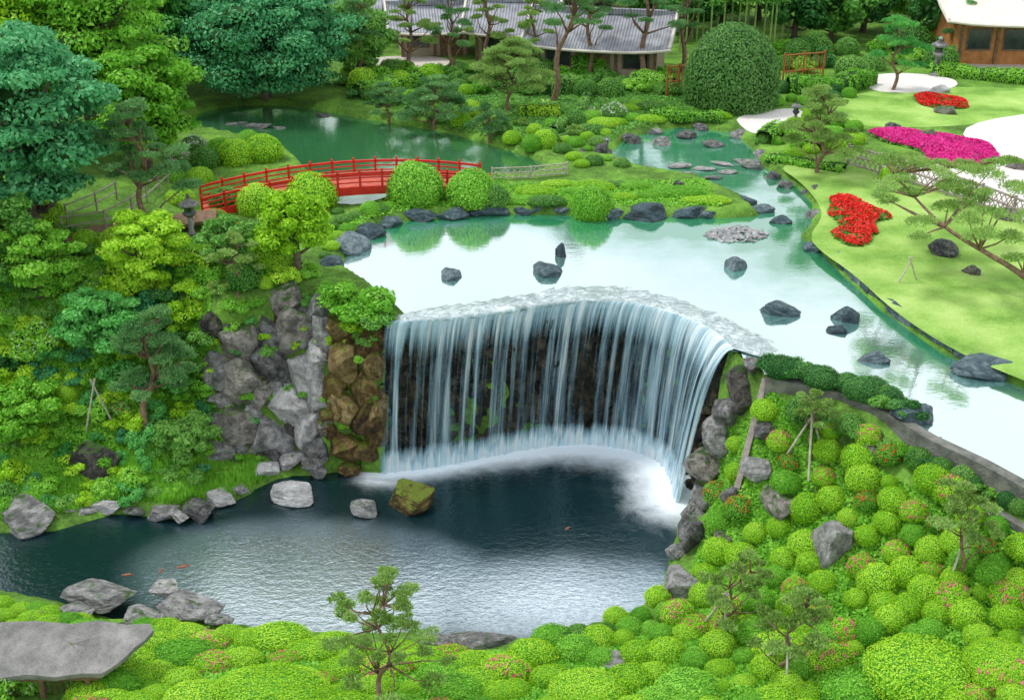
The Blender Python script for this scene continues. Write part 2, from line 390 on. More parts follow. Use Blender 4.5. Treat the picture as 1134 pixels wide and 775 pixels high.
def foamfn(V):
    D=np.hypot(V[:,None,0]-basew[None,::4,0],V[:,None,1]-basew[None,::4,1]); dd=D.min(1); kk=D.argmin(1)/65
    wid=.75+.55*np.clip((kk-.2)/.4,0,1)
    return np.clip(np.exp(-(dd/wid)**1.6)*1.6,0,1.2)
sky_c=np.array(P(350,640,-6)[:2])
def sky_patch(V):  # soft mask of the painted sky reflection on the lower pond
    x=(V[:,0]-sky_c[0])/7.2; y=(V[:,1]-sky_c[1]+ .10*(V[:,0]-sky_c[0]))/4.2
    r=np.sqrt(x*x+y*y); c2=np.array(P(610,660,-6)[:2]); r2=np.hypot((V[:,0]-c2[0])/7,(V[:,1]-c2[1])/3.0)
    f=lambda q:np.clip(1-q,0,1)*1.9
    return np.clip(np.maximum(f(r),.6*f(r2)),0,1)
gridwater('lower_pond',CARVE,-6,.2,WL,.35,{'foam':foamfn,'sky_reflection':sky_patch})
# ---------------------------------------------------------------- waterfall, cliff face, stone lip
rng=np.random.default_rng(5)
def stream_mat(seed,thr):
    t=NT('falling_water'); u=t.n('ShaderNodeAttribute',attribute_name='uv2'); 
    mp=t.n('ShaderNodeMapping'); t.l(u.outputs['Vector'],mp.inputs[0]); mp.inputs['Scale'].default_value=(1,.03,1); mp.inputs['Location'].default_value=(seed,seed*2,0)
    a=t.noise(mp.outputs[0],.75,1,.5); a2=t.noise(mp.outputs[0],2.6,2,.5); b=t.noise(mp.outputs[0],11,3,.65)
    sx=t.n('ShaderNodeSeparateXYZ'); t.l(u.outputs['Vector'],sx.inputs[0])
    top=t.math('MULTIPLY',t.math('SUBTRACT',1.4,sx.outputs[1],True),.10)
    foot=t.math('MULTIPLY',t.math('SUBTRACT',sx.outputs[1],5.0,True),.30)
    right=t.math('MULTIPLY',t.math('MULTIPLY',t.math('SUBTRACT',sx.outputs[0],7),.2,True),.045)
    s_=t.math('ADD',t.math('ADD',t.math('MULTIPLY',a,.22),t.math('MULTIPLY',a2,.55)),t.math('MULTIPLY',b,.26))
    s_=t.math('ADD',t.math('ADD',t.math('ADD',s_,top),foot),right)
    al=t.math('MULTIPLY',t.math('SUBTRACT',s_,thr),5.8,True)
    al=t.math('MULTIPLY',al,t.math('MULTIPLY',sx.outputs[0],3,True))
    fine=t.math('MULTIPLY',t.math('SUBTRACT',b,.3),2,True)
    d=t.n('ShaderNodeBsdfDiffuse'); t.l(t.ramp(t.math('MULTIPLY',al,t.math('ADD',fine,.3)),[(0,(.30,.58,.76)),(.45,(.62,.85,.96)),(.85,(.95,.99,1))]),d.inputs[0])
    tl=t.n('ShaderNodeBsdfTranslucent'); tl.inputs[0].default_value=(.7,.88,.97,1)
    m1=t.n('ShaderNodeMixShader'); m1.inputs[0].default_value=.25; t.l(d.outputs[0],m1.inputs[1]); t.l(tl.outputs[0],m1.inputs[2])
    tr=t.n('ShaderNodeBsdfTransparent'); m=t.n('ShaderNodeMixShader'); t.l(t.math('MULTIPLY',al,.9),m.inputs[0]); t.l(tr.outputs[0],m.inputs[1]); t.l(m1.outputs[0],m.inputs[2])
    return t.done(m.outputs[0])
wf=empty('waterfall',(float(basew[120,0]),float(basew[120,1]),-6),0,'wide curved curtain waterfall of white streams dropping into the lower pond','waterfall')
off=np.array([basew[120,0],basew[120,1],-6])
nrm=np.zeros((260,3)); tg=np.gradient(lipw,axis=0); nrm[:,0]=tg[:,1]; nrm[:,1]=-tg[:,0]; nrm=unit(nrm)
rows=26
for layer,(o_,thr) in enumerate(((.0,.50),(.14,.545))):
    nu=1200; lw_,sl_=resample(lipw,nu); bw_,_=resample(basew,nu); nr,_=resample(nrm,nu)
    rl=np.random.default_rng(layer); rel=sum(np.cos(sl_*k+rl.uniform(0,6))*.03/(1+k*.05) for k in rl.uniform(3,40,14))
    V=[];UV=[]
    for r in range(rows):
        q=r/(rows-1); z=.05-6.05*q**1.5; hz=(q**.75)
        p=lw_*(1-hz)+bw_*hz; p[:,2]=z; p+=nr*((o_+.04+rel*min(1,q*3))[:,None]*min(1,.15+q*2))
        V.append(p); UV.append(np.stack([sl_,np.full(nu,-z),np.zeros(nu)],1))
    V=np.concatenate(V)-off; UV=np.concatenate(UV); id2=np.arange(rows*nu).reshape(rows,nu)
    me=np_mesh('water_curtain',V,np.stack([id2[:-1,:-1],id2[1:,:-1],id2[1:,1:],id2[:-1,1:]],2).reshape(-1,4),[stream_mat(layer*7.3,thr)],smooth=True)
    a_=me.attributes.new('uv2','FLOAT_VECTOR','POINT'); a_.data.foreach_set('vector',UV.astype(np.float32).ravel())
    obj('water_curtain',me,wf)
def rock_shape(seed,CS=CS14):
    r=np.random.default_rng(seed); D,Fr=CS
    N=unit(r.normal(size=(15,3))); dist=r.uniform(.55,1.0,15)
    dot=D@N.T; rad=np.min(np.where(dot>.05,dist/np.maximum(dot,.05),9),axis=1); rad=np.minimum(rad,1.15)
    rad*=1+.06*wob(D,r,5)+.04*wob(D,r,12)+.03*wob(D,r,26)
    return D*rad[:,None],Fr
nu,nv=420,60; lw_,sl_=resample(lipw,nu); bw_,_=resample(basew,nu); nr,_=resample(nrm,nu)
cm=MB(); V=[]
for r in range(nv):
    q=r/(nv-1); z=-.02-6.6*q
    p=lw_*(1-q)+bw_*q; p[:,2]=z
    p=p+nr*((-.6+.06*np.sin(sl_*4+q*30)*np.sin(sl_*2-q*13)+.04*np.sin(sl_*13-q*50))[:,None]); V.append(p)
V=np.concatenate(V); id2=np.arange(nu*nv).reshape(nv,nu)
cm.add(V,np.stack([id2[:-1,:-1],id2[1:,:-1],id2[1:,1:],id2[:-1,1:]],2).reshape(-1,4))
RS9=[rock_shape(200+s,CS9) for s in range(9)]
for i in range(330):
    k=int(rng.integers(0,nu)); q=rng.uniform(.03,1); sc=rng.uniform(.25,.6)
    p=(lw_[k]*(1-q)+bw_[k]*q); c=np.array([p[0],p[1],-.1-6.2*q])-nr[k]*(.5+.25*sc)
    if q<.12: c[2]-=.35
    Vr,Fr=RS9[i%9]; a=rng.uniform(0,6.28); R_=np.array([[math.cos(a),-math.sin(a),0],[math.sin(a),math.cos(a),0],[0,0,1]])
    cm.add((Vr*np.array([sc*1.1,sc*.8,sc*.8]))@R_.T+c,Fr)
CL=rockmat('dark_cliff_stone',(.006,.008,.008),(.035,.034,.026),(.17,.14,.085),moss=.02,mosscol=(.05,.08,.015),rough=.35)
tag(obj('cliff_wall',cm.mesh('cliff_wall',[CL],False)),'dark craggy wet rock wall curving behind the falling water','cliff wall')
# lip
nu=260; fa,_=resample(chaikin([P(x,y,0) for x,y in LIPFAR],2,False),nu); ne,_=resample(lipw,nu); nr,_=resample(nrm,nu)
ne=ne.copy(); V=[]; ar_=np.arange(nu)
for q in np.linspace(0,1,16):
    fq=fa+(fa-ne)*(.05*np.sin(ar_*.31+np.sin(ar_*.13)*2)+.02*np.sin(ar_*.9))[:,None]
    p=fq*(1-q)+ne*q; p[:,2]=-.02+.08*math.sin(min(1,q*1.6)*PI*.5)+.008*np.sin(ar_*.7+q*9); V.append(p)
V.append(ne+nr*.03+np.array([0,0,-.02])); V.append(ne-nr*.1+np.array([0,0,-.3]))
V=np.concatenate(V); id2=np.arange(nu*18).reshape(18,nu)
t=NT('shallow_water_over_stone'); v=t.pos()
f=t.noise(v,1.8,10,.72,1.2); f2=t.noise(v,9,6,.75,1.0); fs=t.math('ADD',t.math('MULTIPLY',f,.6),t.math('MULTIPLY',f2,.4)); col=t.ramp(fs,[(.38,(.12,.17,.17)),(.49,(.32,.40,.40)),(.57,(.58,.67,.68)),(.66,(.9,.95,.95))])
LPM=t.done(t.bsdf(col,.15,.8,fs,.45,.05))
tag(obj('stone_lip',np_mesh('stone_lip',V,np.stack([id2[:-1,:-1],id2[1:,:-1],id2[1:,1:],id2[:-1,1:]],2).reshape(-1,4),[LPM],smooth=True)),'broad pale stone sill with rippling water at the top of the waterfall','sill')
# ---------------------------------------------------------------- rocks
RS=[rock_shape(s) for s in range(9)]
RMESH={k:[np_mesh('rock_'+k,V,Fr,[m],smooth=False) for V,Fr in RS] for k,m in RM.items()}
rr=random.Random(3)
def rock(px,py,w,h,kind,label,z=None,group=None,name='boulder',cat='rock',flat=1,lift=0):
    if z is None: p=hit(px,py+h*.2)
    else: p=P(px,py+h*.15,z)
    s=ppm(p); sx=w/2/s*1.1; sz=max(.3*sx*flat,.58*h/s*flat); sy=min(sx,max(.55*sx,.9*h/s))
    o=obj(name,rr.choice(RMESH[kind]),loc=(p[0],p[1]+sy*.2,p[2]+sz*.12+lift),rot=(rr.uniform(-.15,.15),rr.uniform(-.15,.15),rr.choice((0,PI))+rr.uniform(-.3,.3)),scale=(sx,sy,sz))
    return tag(o,label,cat,group)
for a in [(608,300,40,18,'wet','broad dark blue stone in the upper pond before the stone sill'),(622,281,13,20,'wet','small upright pointed stone beside the broad pond stone'),(500,305,28,15,'wet','dark stone alone at the left of the upper pond'),
 (816,294,22,22,'wet','upright dark stone standing in the upper pond below the pebble islet'),(861,344,46,18,'wet','large low blue stone in the right of the upper pond'),(935,351,30,22,'wet','rounded dark stone touching a smaller one near the right shore'),(929,366,22,12,'wet','small stone in front of the rounded stone near the right shore'),
 (967,398,32,15,'wet','flat bluish stone in the pond near the dark hedge'),(1091,409,60,26,'wet','largest blue stone on the right shore of the upper pond'),(906,275,26,18,'wet','dark stone at the start of the kerbed right shore'),
 (1012,460,42,26,'wet','dark stone against the hedge in the near right pond'),(864,245,22,12,'wet','small stone in the channel mouth')]:
    rock(*a,z=0)
for a in [(293,520,42,22,'white','white angular stone at the left foot of the cliff'),(327,547,54,20,'white','white flat stone in the lower pond left of the mossy rock'),(405,563,32,14,'grey','small grey stone left of the mossy rock'),(451,549,50,34,'moss','brown mossy rock in the lower pond below the falls'),
 (118,560,40,14,'pale','low pale stone on the left shore of the lower pond'),(28,572,72,36,'grey','large grey boulder at the far left of the lower pond'),(178,566,34,15,'pale','small pale stone on the left shore'),(222,564,34,21,'grey','grey stone on the left shore between two pale ones'),(240,550,38,18,'pale','flat pale stone behind the left shore'),(75,562,32,14,'pale','pale low stone beside the large left boulder'),(262,540,28,16,'pale','pale stone left of the white angular stone'),(150,566,22,10,'grey','smallest stone on the left shore'),(96,566,20,9,'pale','tiny pale stone between two low pale ones'),(200,572,20,10,'pale','tiny pale stone left of the grey shore stone'),(350,520,30,14,'grey','low grey stone at the foot of the brown cliff rocks'),(383,520,26,14,'brown','low brown stone at the foot of the brown cliff rocks')]:
    rock(*a,z=-5.82,flat=.9)
for a in [(112,658,80,32,'grey','broad grey boulder behind the arbour roof'),(205,668,68,30,'pale','pale broken boulder on the near shore'),(160,682,56,20,'grey','low grey boulder between two larger ones on the near shore'),(245,686,30,14,'pale','pale stone right of the broken boulder'),(315,700,34,12,'grey','low grey stone on the near shore left of the foreground pine'),(180,652,40,16,'pale','pale flat stone behind the broken boulder'),(85,676,44,16,'grey','flat grey stone left of the low boulder')]:
    rock(*a,z=-5.6,flat=.6)
for a in [(108,512,50,42,'purple','big rounded dark boulder among the left bank shrubs'),(38,684,46,16,'grey','flat stone behind the arbour roof'),(140,700,50,20,'purple','flat boulder at the corner of the arbour roof'),
 (925,600,44,70,'grey','tall grey boulder among azaleas in the middle of the right bank'),(867,556,50,34,'purple','low grey boulder on the right bank below the stakes'),(768,590,42,44,'grey','grey boulder at the right shore of the lower pond'),(755,650,50,44,'grey','big boulder at the right shore above the near azaleas'),(778,548,34,30,'grey','boulder beside the right foot of the waterfall'),(782,515,38,36,'purple','dark boulder beside the right of the waterfall'),(798,485,38,38,'grey','grey boulder stacked beside the waterfall'),(822,430,40,42,'purple','rounded boulder at the right end of the waterfall sill'),(809,458,34,34,'grey','boulder just under the right end of the sill'),(842,520,36,34,'pale','pale boulder at the foot of the leaning plank'),(768,566,26,24,'pale','pale stone at the right foot of the waterfall'),(535,710,70,22,'grey','long flat stone on the near shore'),(485,712,50,16,'grey','flat dark stone on the near shore'),(390,694,36,22,'grey','stone behind the foreground pine'),(680,735,50,18,'pale','pale flat slab among the near azaleas'),(963,500,34,26,'grey','grey stone below the retaining wall'),(750,610,26,20,'pale','pale stone between two boulders on the right shore'),(850,478,24,20,'grey','small grey stone right of the leaning plank'),(800,600,26,24,'purple','dark stone behind the right shore boulder'),(835,405,26,16,'grey','grey stone between the sill and the dark shrubs'),(812,548,26,26,'grey','small grey boulder left of the foot of the leaning plank')]:
    rock(*a)
cl=[(316,332,46,34,'purple'),(352,346,36,44,'grey'),(258,373,44,48,'purple'),(296,366,36,34,'grey'),(322,362,56,46,'purple'),(358,372,34,44,'pale'),(232,362,30,40,'purple'),(262,420,56,58,'purple'),(300,408,36,44,'grey'),(336,408,44,48,'pale'),(318,444,60,50,'pale'),(352,434,34,40,'pale'),(255,472,66,62,'purple'),(300,482,54,46,'grey'),(342,470,46,52,'pale'),(352,392,34,30,'pale'),
 (384,400,40,50,'brown'),(408,380,32,36,'brown'),(404,430,40,44,'brown'),(380,450,38,46,'brown'),(410,470,34,44,'brown'),(380,492,42,38,'brown'),(408,502,34,26,'brown'),(350,502,44,26,'grey'),(320,508,38,22,'pale'),(236,500,40,28,'grey'),(286,440,34,32,'purple'),(238,415,32,42,'grey'),(375,365,34,32,'brown'),(372,425,30,34,'moss'),(416,410,22,36,'brown'),(418,450,22,38,'brown'),(418,500,22,32,'brown')]
gc=random.Random(77)
for _ in range(70):
    x=gc.uniform(236,424); y=gc.uniform(335,510); cl.append((x,y,gc.uniform(10,24),gc.uniform(10,24),gc.choice(('purple','grey','brown','pale')) if x<325 else gc.choice(('pale','grey','pale')) if x<358 else gc.choice(('brown','brown','moss','brown','purple'))))
word={'purple':'dark grey','grey':'mid grey','pale':'pale lichen covered','brown':'wet brown','moss':'mossy'}
for i,(x,y,w,h,k) in enumerate(cl):
    rk=rock(x,y,w,h,k,'%s cliff boulder left of the waterfall'%word[k],group='%s boulders in the cliff left of the waterfall'%word[k],name='cliff_boulder')
    rk.rotation_euler=(gc.uniform(-.5,.5),gc.uniform(-.5,.5),gc.uniform(-.8,.8))
sh=[(388,272,36,24),(408,258,30,16),(432,246,34,14),(466,240,36,14),(500,238,38,16),(550,234,40,12),(578,234,28,11),(602,232,30,12),(648,234,28,11),(676,238,30,13),(722,238,44,20),(765,236,34,14),(800,234,40,13),(824,222,24,12),(842,232,28,12),(370,296,30,20),(384,312,24,14),(525,236,20,10),(625,234,20,9),(700,240,18,10),(785,238,18,9)]
for x,y,w,h in sh: rock(x,y,w,h,'wet','dark rounded edging stone along the far shore of the upper pond',z=.05,group='edging stones along the far shore of the upper pond',name='edging_stone')
for x,y,w,h in [(760,150,18,10),(735,158,22,10),(700,155,20,12),(790,160,20,8),(835,183,26,14),(855,195,18,10),(680,180,20,10),(715,190,24,9),(900,212,22,16),(905,238,20,14),(648,172,18,14),(628,160,14,8),(668,168,16,10),(820,150,18,10),(842,172,16,10),(775,142,16,8),(725,146,18,9),(870,205,16,9)]:
    rock(x,y,w,h,'grey','grey stone edging the small pool behind the island',z=.05,group='stones edging the small rear pool',name='edging_stone')
for x,y,w,h in [(750,184,26,5),(778,186,24,5),(800,181,24,5),(820,178,18,5),(730,193,22,5),(806,190,18,5),(762,192,20,5),(790,196,20,5)]:
    rock(x,y,w,h,'pale','flat pale stepping stone crossing the small rear pool',z=.06,group='stepping stones in the rear pool',name='stepping_stone',flat=.5,cat='stepping stone')
for x,y,w,h in [(285,140,34,6),(360,128,24,6),(262,137,20,5),(310,142,18,5)]:
    rock(x,y,w,h,'grey','low grey stone in the dark pond behind the bridge',z=.0,group='stones in the pond behind the bridge',name='pond_stone',flat=.6)
for x,y,w,h,k in [(668,165,16,20,'grey'),(1030,150,22,16,'purple'),(1124,183,22,18,'purple'),(1050,123,24,14,'purple'),(1115,240,24,16,'purple'),(1040,100,20,12,'pale'),(990,140,16,10,'grey'),(1075,300,20,14,'purple'),(1043,278,30,22,'grey'),(750,205,14,10,'grey')]:
    rock(x,y,w,h,k,'%s garden rock standing on the far lawn'%word[k],group='%s garden rocks on the far lawn'%word[k],name='garden_rock')
pm=MB(); r_=np.random.default_rng(8)
for i in range(170):
    a=r_.uniform(0,6.28); q=math.sqrt(r_.random()); p=P(815+34*q*math.cos(a),260+9*q*math.sin(a),.0+.12*(1-q))
    V,Fr=RS9[i%8]; sc=r_.uniform(.07,.17); pm.add(V*np.array([sc,sc,sc*.6])+np.array(p),Fr)
tag(obj('pebble_islet',pm.mesh('pebble_islet',[RM['white']])),'low islet heaped with pale cobbles in the upper pond','pebbles',kind='stuff')
kb=[P(x,y,0) for x,y in [(915,280),(940,305),(985,345),(1050,390),(1080,402)]]
kp,ks=resample(kb,15)
for i in range(14):
    a,b=kp[i],kp[i+1]; L=math.dist(a,b); m=MB().box((0,0,0),(L*.94,.34,.34))
    V=m.V[0]; V+=r_.normal(size=V.shape)*.03
    o=obj('kerb_stone',m.mesh('kerb_stone',[RM['wet']]),loc=((a[0]+b[0])/2,(a[1]+b[1])/2,.16),rot=(0,0,math.atan2(b[1]-a[1],b[0]-a[0])))
    tag(o,'dark straight kerb stone edging the lawn on the right shore','kerb stone','kerb stones along the right shore')
# ---------------------------------------------------------------- flat areas
t=NT('lawn_grass'); v=t.pos(); f=t.noise(v,.35,6,.6); f2=t.noise(v,18,5,.8)
LAWN=t.done(t.bsdf(t.ramp(t.math('ADD',t.math('MULTIPLY',f,.6),t.math('MULTIPLY',f2,.4)),[(.38,(.14,.30,.05)),(.47,(.27,.48,.09)),(.56,(.41,.62,.16)),(.64,(.54,.70,.24))]),.9,.1,f2,.8,.06))
GRAV=simple('pale_gravel',(.64,.60,.57),(.88,.84,.82),8,.95,.8,.03,.1,coord='pos')
PATH=simple('pinkish_path',(.50,.44,.41),(.70,.63,.58),5,.95,.6,.03,.1,coord='pos')
Z0=.36
sheet('lawn',[(908,278),(895,262),(912,240),(905,222),(885,200),(860,184),(900,178),(1000,190),(1134,236),(1300,300),(1400,520),(1134,422),(1055,388),(990,345),(945,303)],Z0,LAWN)
sheet('lawn',[(925,104),(1060,96),(1134,98),(1300,104),(1300,124),(1134,128),(1070,140),(960,142),(925,130)],Z0,LAWN)
sheet('lawn',[(530,112),(600,108),(645,116),(625,135),(560,134)],Z0,LAWN)
sheet('gravel_garden',[(1050,144),(1134,124),(1350,112),(1350,310),(1134,246),(1050,214),(1000,194),(960,178),(1010,176),(1080,190),(1112,178)],Z0+.006,GRAV)
sheet('gravel_garden',[(955,84),(1000,80),(1058,86),(1062,98),(1000,104),(960,100)],Z0+.006,GRAV)
sheet('garden_path',[(812,128),(880,118),(895,128),(878,142),(838,150),(822,142)],Z0+.006,GRAV)
sheet('garden_path',[(650,112),(662,112),(655,135),(636,160),(622,166),(612,160),(632,140)],Z0+.006,PATH)
sheet('garden_path',[(410,62),(500,62),(500,80),(440,84),(410,76)],Z0+.006,PATH)
sheet('garden_path',[(1050,58),(1134,66),(1300,70),(1300,84),(1134,78),(1060,74)],Z0+.006,PATH)
# ---------------------------------------------------------------- foliage meshes
def mound_mesh(name,seed,n,size,mat,core=CORE,bump=.045,flat=.88,jit=.42,asp=1.5,flw=None,fn=0):
    r=np.random.default_rng(seed); kseed=seed*13+1
    def rad(D): return 1+bump*wob(D,np.random.default_rng(kseed),3.5)*1.6+bump*.8*wob(D,np.random.default_rng(kseed+5),9)
    D,Fr=CS8; V=D*(rad(D)*.92)[:,None]; V[:,2]=np.maximum(V[:,2],-.6)*flat
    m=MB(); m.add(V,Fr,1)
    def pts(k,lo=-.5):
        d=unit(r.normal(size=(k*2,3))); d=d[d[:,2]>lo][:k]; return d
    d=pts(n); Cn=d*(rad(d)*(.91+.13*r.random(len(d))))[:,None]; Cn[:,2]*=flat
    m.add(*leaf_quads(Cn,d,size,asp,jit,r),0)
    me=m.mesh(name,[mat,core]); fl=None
    if flw:
        cl=pts(fn,0); d2=unit(np.repeat(cl,9,0)+r.normal(size=(len(cl)*9,3))*.07); Cn=d2*(rad(d2)*1.04)[:,None]; Cn[:,2]*=flat
        f=MB(); f.add(*leaf_quads(Cn,d2,.065,1.0,.5,r),0); fl=f.mesh('blossoms',[flw])
    return me,fl
def loose_mesh(name,seed,n,size,mat,core=CORE,asp=2.0,nb=12,flw=None,fn=0):
    r=np.random.default_rng(seed); m=MB(); f=MB()
    for i in range(nb):
        a=r.uniform(0,6.28); q=math.sqrt(r.random())*.8; rb=r.uniform(.2,.42); c=np.array([q*math.cos(a),q*math.sin(a),r.uniform(.1,.98-.5*q)])
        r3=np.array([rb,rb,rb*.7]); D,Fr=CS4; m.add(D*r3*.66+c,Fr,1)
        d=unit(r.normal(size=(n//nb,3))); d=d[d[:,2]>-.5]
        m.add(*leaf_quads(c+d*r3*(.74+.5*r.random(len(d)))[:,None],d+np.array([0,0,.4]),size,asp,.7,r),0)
        if flw:
            d=unit(r.normal(size=(fn//nb,3))+np.array([0,0,.6])); f.add(*leaf_quads(c+d*r3*1.15,d,.075,1,.5,r),0)
    return m.mesh(name,[mat,core]),(f.mesh('blossoms',[flw]) if flw else None)
KM={}
KM['lime']=[mound_mesh('azalea',s,4200,.05,LM['lime'],CORE2) for s in range(5)]
KM['wide']=[mound_mesh('azalea',s+5,12000,.028,LM['lime'],CORE2,bump=.05) for s in range(2)]
KM['green']=[mound_mesh('azalea',s+10,4000,.052,LM['green'],CORE2) for s in range(4)]
KM['mid']=[mound_mesh('azalea',s+20,3800,.054,LM['mid'],CORE) for s in range(3)]
KM['darkm']=[mound_mesh('azalea',s+30,3800,.054,LM['dark'],CORE) for s in range(3)]
KM['pinkf']=[mound_mesh('azalea',s+40,3800,.052,LM['lime'],CORE2,flw=PINK,fn=36) for s in range(3)]
KM['redf']=[mound_mesh('azalea',s+50,3800,.052,LM['green'],CORE,flw=RED,fn=30) for s in range(3)]
KM['whitef']=[mound_mesh('azalea',s+55,3800,.052,LM['mid'],CORE,flw=WHT,fn=60) for s in range(2)]
for kk_,mm_,s0 in (('llime','lime',60),('lgreen','green',70),('lem','emerald',80),('ldark','dark',90),('lteal','teal',100),('lmid','mid',130)):
    KM[kk_]=[loose_mesh('shrub',s+s0,4600,.075,LM[mm_],CORE) for s in range(3)]
KM['lred']=[loose_mesh('shrub',s+110,4000,.075,LM['mid'],CORE,flw=RED,fn=190) for s in range(2)]
KM['lwhite']=[loose_mesh('shrub',s+120,4000,.075,LM['green'],CORE,flw=WHT,fn=300) for s in range(2)]
KW={'lime':'lime green','wide':'lime green','green':'bright green','mid':'mid green','darkm':'dark green','pinkf':'pink flowering','redf':'red flowering','whitef':'white flowering','llime':'loose lime green','lgreen':'loose bright green','lem':'loose emerald','ldark':'loose dark green','lteal':'loose blue green','lred':'loose red flowering','lwhite':'loose white flowering','lmid':'loose mid green'}
rs=random.Random(11)
def shrub(x,y,rpx,kind,label,name='azalea_bush',cat='bush',group=None,asp=1.0,z=None,hs=1.0):
    p=hit(x,y) if z is None else P(x,y,z); s=ppm(p); r=rpx/s
    me,fl=rs.choice(KM[kind]); up=.36*r*hs if not kind.startswith('l') or kind=='lime' else .05*r
    o=obj(name,me,loc=(p[0],p[1],p[2]+up),rot=(0,0,rs.uniform(0,6.28)) if asp==1 else (0,0,rs.choice((0,PI))),scale=(r*asp,r,r*hs*rs.uniform(.88,1.1)))
    tag(o,label,cat,group)
    if fl: obj('blossoms',fl,o)
    return o
def inpoly(x,y,poly): return float(sdpoly(np.array([x]),np.array([y]),poly)[0])<0
def scatter(poly,dmin,rr_,kinds,where,noun,name,cat,seed,asp=(1,1),hs=1.0,tries=4000,avoid=()):
    g=random.Random(seed); xs_=[p[0] for p in poly]; ys_=[p[1] for p in poly]; pts=[]
    ks=[k for k,w in kinds for _ in range(w)]
    for _ in range(tries):
        x=g.uniform(min(xs_),max(xs_)); y=g.uniform(min(ys_),max(ys_))
        if not inpoly(x,y,poly): continue
        if any((x-a)**2+((y-b)*1.35)**2<dmin*dmin for a,b in pts): continue
        if any(abs(x-a)<w and abs(y-b)<h for a,b,w,h in avoid): continue
        pts.append((x,y))
    for x,y in pts:
        p=hit(x,y)
        if min(float(sdpoly(np.array([p[0]]),np.array([p[1]]),q)[0]) for q in (UPw,BACKw,CARVE))<.1: continue
        k=g.choice(ks)
        shrub(x,y,g.uniform(*rr_)*g.choice((.75,1,1,1.12)),k,'%s %s %s'%(KW[k],noun,where),name,cat,'%s %s %s'%(KW[k],noun,where),asp=g.uniform(*asp),hs=hs)
AV=[(925,612,26,32),(867,562,26,18),(893,500,14,24),(827,500,12,60),(768,590,20,22),(755,652,22,24),(842,524,18,16)]
BIG=[(1020,745,66,32),(1105,730,42,24),(940,765,38,24),(650,765,38,22),(760,762,34,22),(300,760,56,20)]
scatter([(830,470),(850,452),(1000,495),(1050,540),(1134,600),(1134,640),(780,600),(800,520)],28,(13,20),[('lime',7),('green',4),('mid',1),('pinkf',3),('redf',2)],'on the upper right bank below the retaining wall','round azalea','azalea_bush','bush',1,avoid=AV)
scatter([(775,610),(1134,645),(1134,716),(740,704),(760,670)],27,(14,21),[('lime',9),('green',4),('pinkf',5)],'on the middle of the right bank','round azalea','azalea_bush','bush',2,avoid=AV)
scatter([(600,716),(740,705),(1134,716),(1134,810),(560,810),(560,735)],27,(15,23),[('lime',10),('green',3),('pinkf',3)],'along the near edge right of centre','clipped azalea','azalea_bush','bush',3,asp=(1,1.3),hs=.9,avoid=BIG)
scatter([(170,694),(240,704),(380,718),(560,728),(570,810),(90,810),(110,760)],25,(15,24),[('lime',11),('green',2),('pinkf',3)],'in the near bed left of centre','low clipped azalea','azalea_bush','bush',4,asp=(1.1,1.6),hs=.7,avoid=BIG)
scatter([(0,670),(60,680),(120,692),(110,700),(0,696)],15,(10,15),[('lime',3),('green',1)],'behind the arbour roof','low azalea','azalea_bush','bush',5,asp=(1.2,1.6),hs=.8)
scatter([(600,698),(735,662),(750,690),(700,712),(600,720)],22,(12,19),[('lime',4),('green',3),('mid',2)],'at the near right corner of the lower pond','azalea','azalea_bush','bush',6)
shrub(1020,757,62,'wide','largest wide lime green azalea at the bottom right',hs=.5); shrub(1108,742,40,'wide','wide lime azalea at the bottom right corner',hs=.6)
shrub(942,774,36,'green','broad green azalea left of the largest azalea',hs=.65); shrub(652,774,36,'wide','broad smooth lime azalea at the bottom edge right of centre',hs=.6,asp=1.2); shrub(762,770,32,'green','broad smooth green azalea at the bottom edge before the leaning pines',hs=.6,asp=1.2)
shrub(300,772,44,'wide','broad low lime azalea at the bottom edge left of the foreground pine',hs=.45,asp=1.5)
# left bank
scatter([(0,430),(60,420),(140,430),(235,450),(235,510),(200,545),(130,556),(0,566)],20,(11,20),[('lgreen',4),('llime',3),('lem',2),('lime',1),('lmid',3),('lteal',1),('lred',1)],'on the lower left bank','shrub','leafy_shrub','shrub',7)
scatter([(120,538),(200,552),(300,508),(285,500),(235,508),(130,528)],18,(7,13),[('lgreen',4),('llime',2),('lmid',2)],'along the left shore below the cliff','low shrub','leafy_shrub','shrub',27)
scatter([(0,320),(230,325),(236,440),(120,430),(0,430)],24,(13,25),[('lgreen',4),('llime',3),('lem',3),('ldark',1),('lmid',3),('lteal',1)],'on the steep middle of the left bank','shrub','leafy_shrub','shrub',8)
scatter([(0,220),(90,262),(300,285),(345,305),(300,318),(200,330),(0,322)],22,(11,21),[('lgreen',3),('llime',4),('lem',1),('mid',1),('lmid',2),('lred',2),('lime',3)],'on the upper left bank above the cliff','shrub','leafy_shrub','shrub',9)
scatter([(225,345),(350,330),(415,370),(420,480),(290,470),(225,505)],25,(6,13),[('lgreen',4),('lmid',2),('lem',1),('llime',2)],'growing between the cliff boulders','small shrub','leafy_shrub','shrub',10)
for x,y,r,k,l in [(232,380,20,'lmid','mid green shrub hanging over the left of the cliff'),(228,440,20,'lgreen','bright shrub against the left side of the cliff'),(262,345,16,'lgreen','bright shrub on the cliff top beside the dark boulders'),(292,395,17,'lmid','tall shrub rooted in the middle of the cliff'),(395,372,18,'llime','lime shrub over the brown rocks'),(330,385,12,'lgreen','small bright shrub between the pale cliff rocks'),(275,445,14,'lgreen','shrub hanging low on the dark part of the cliff')]:
    shrub(x,y,r,k,l,name='leafy_shrub')
shrub(404,352,38,'lgreen','bright green tuft overhanging the left end of the waterfall',name='leafy_shrub',hs=.8); shrub(372,334,24,'lgreen','green tuft behind the left end of the waterfall',name='leafy_shrub')
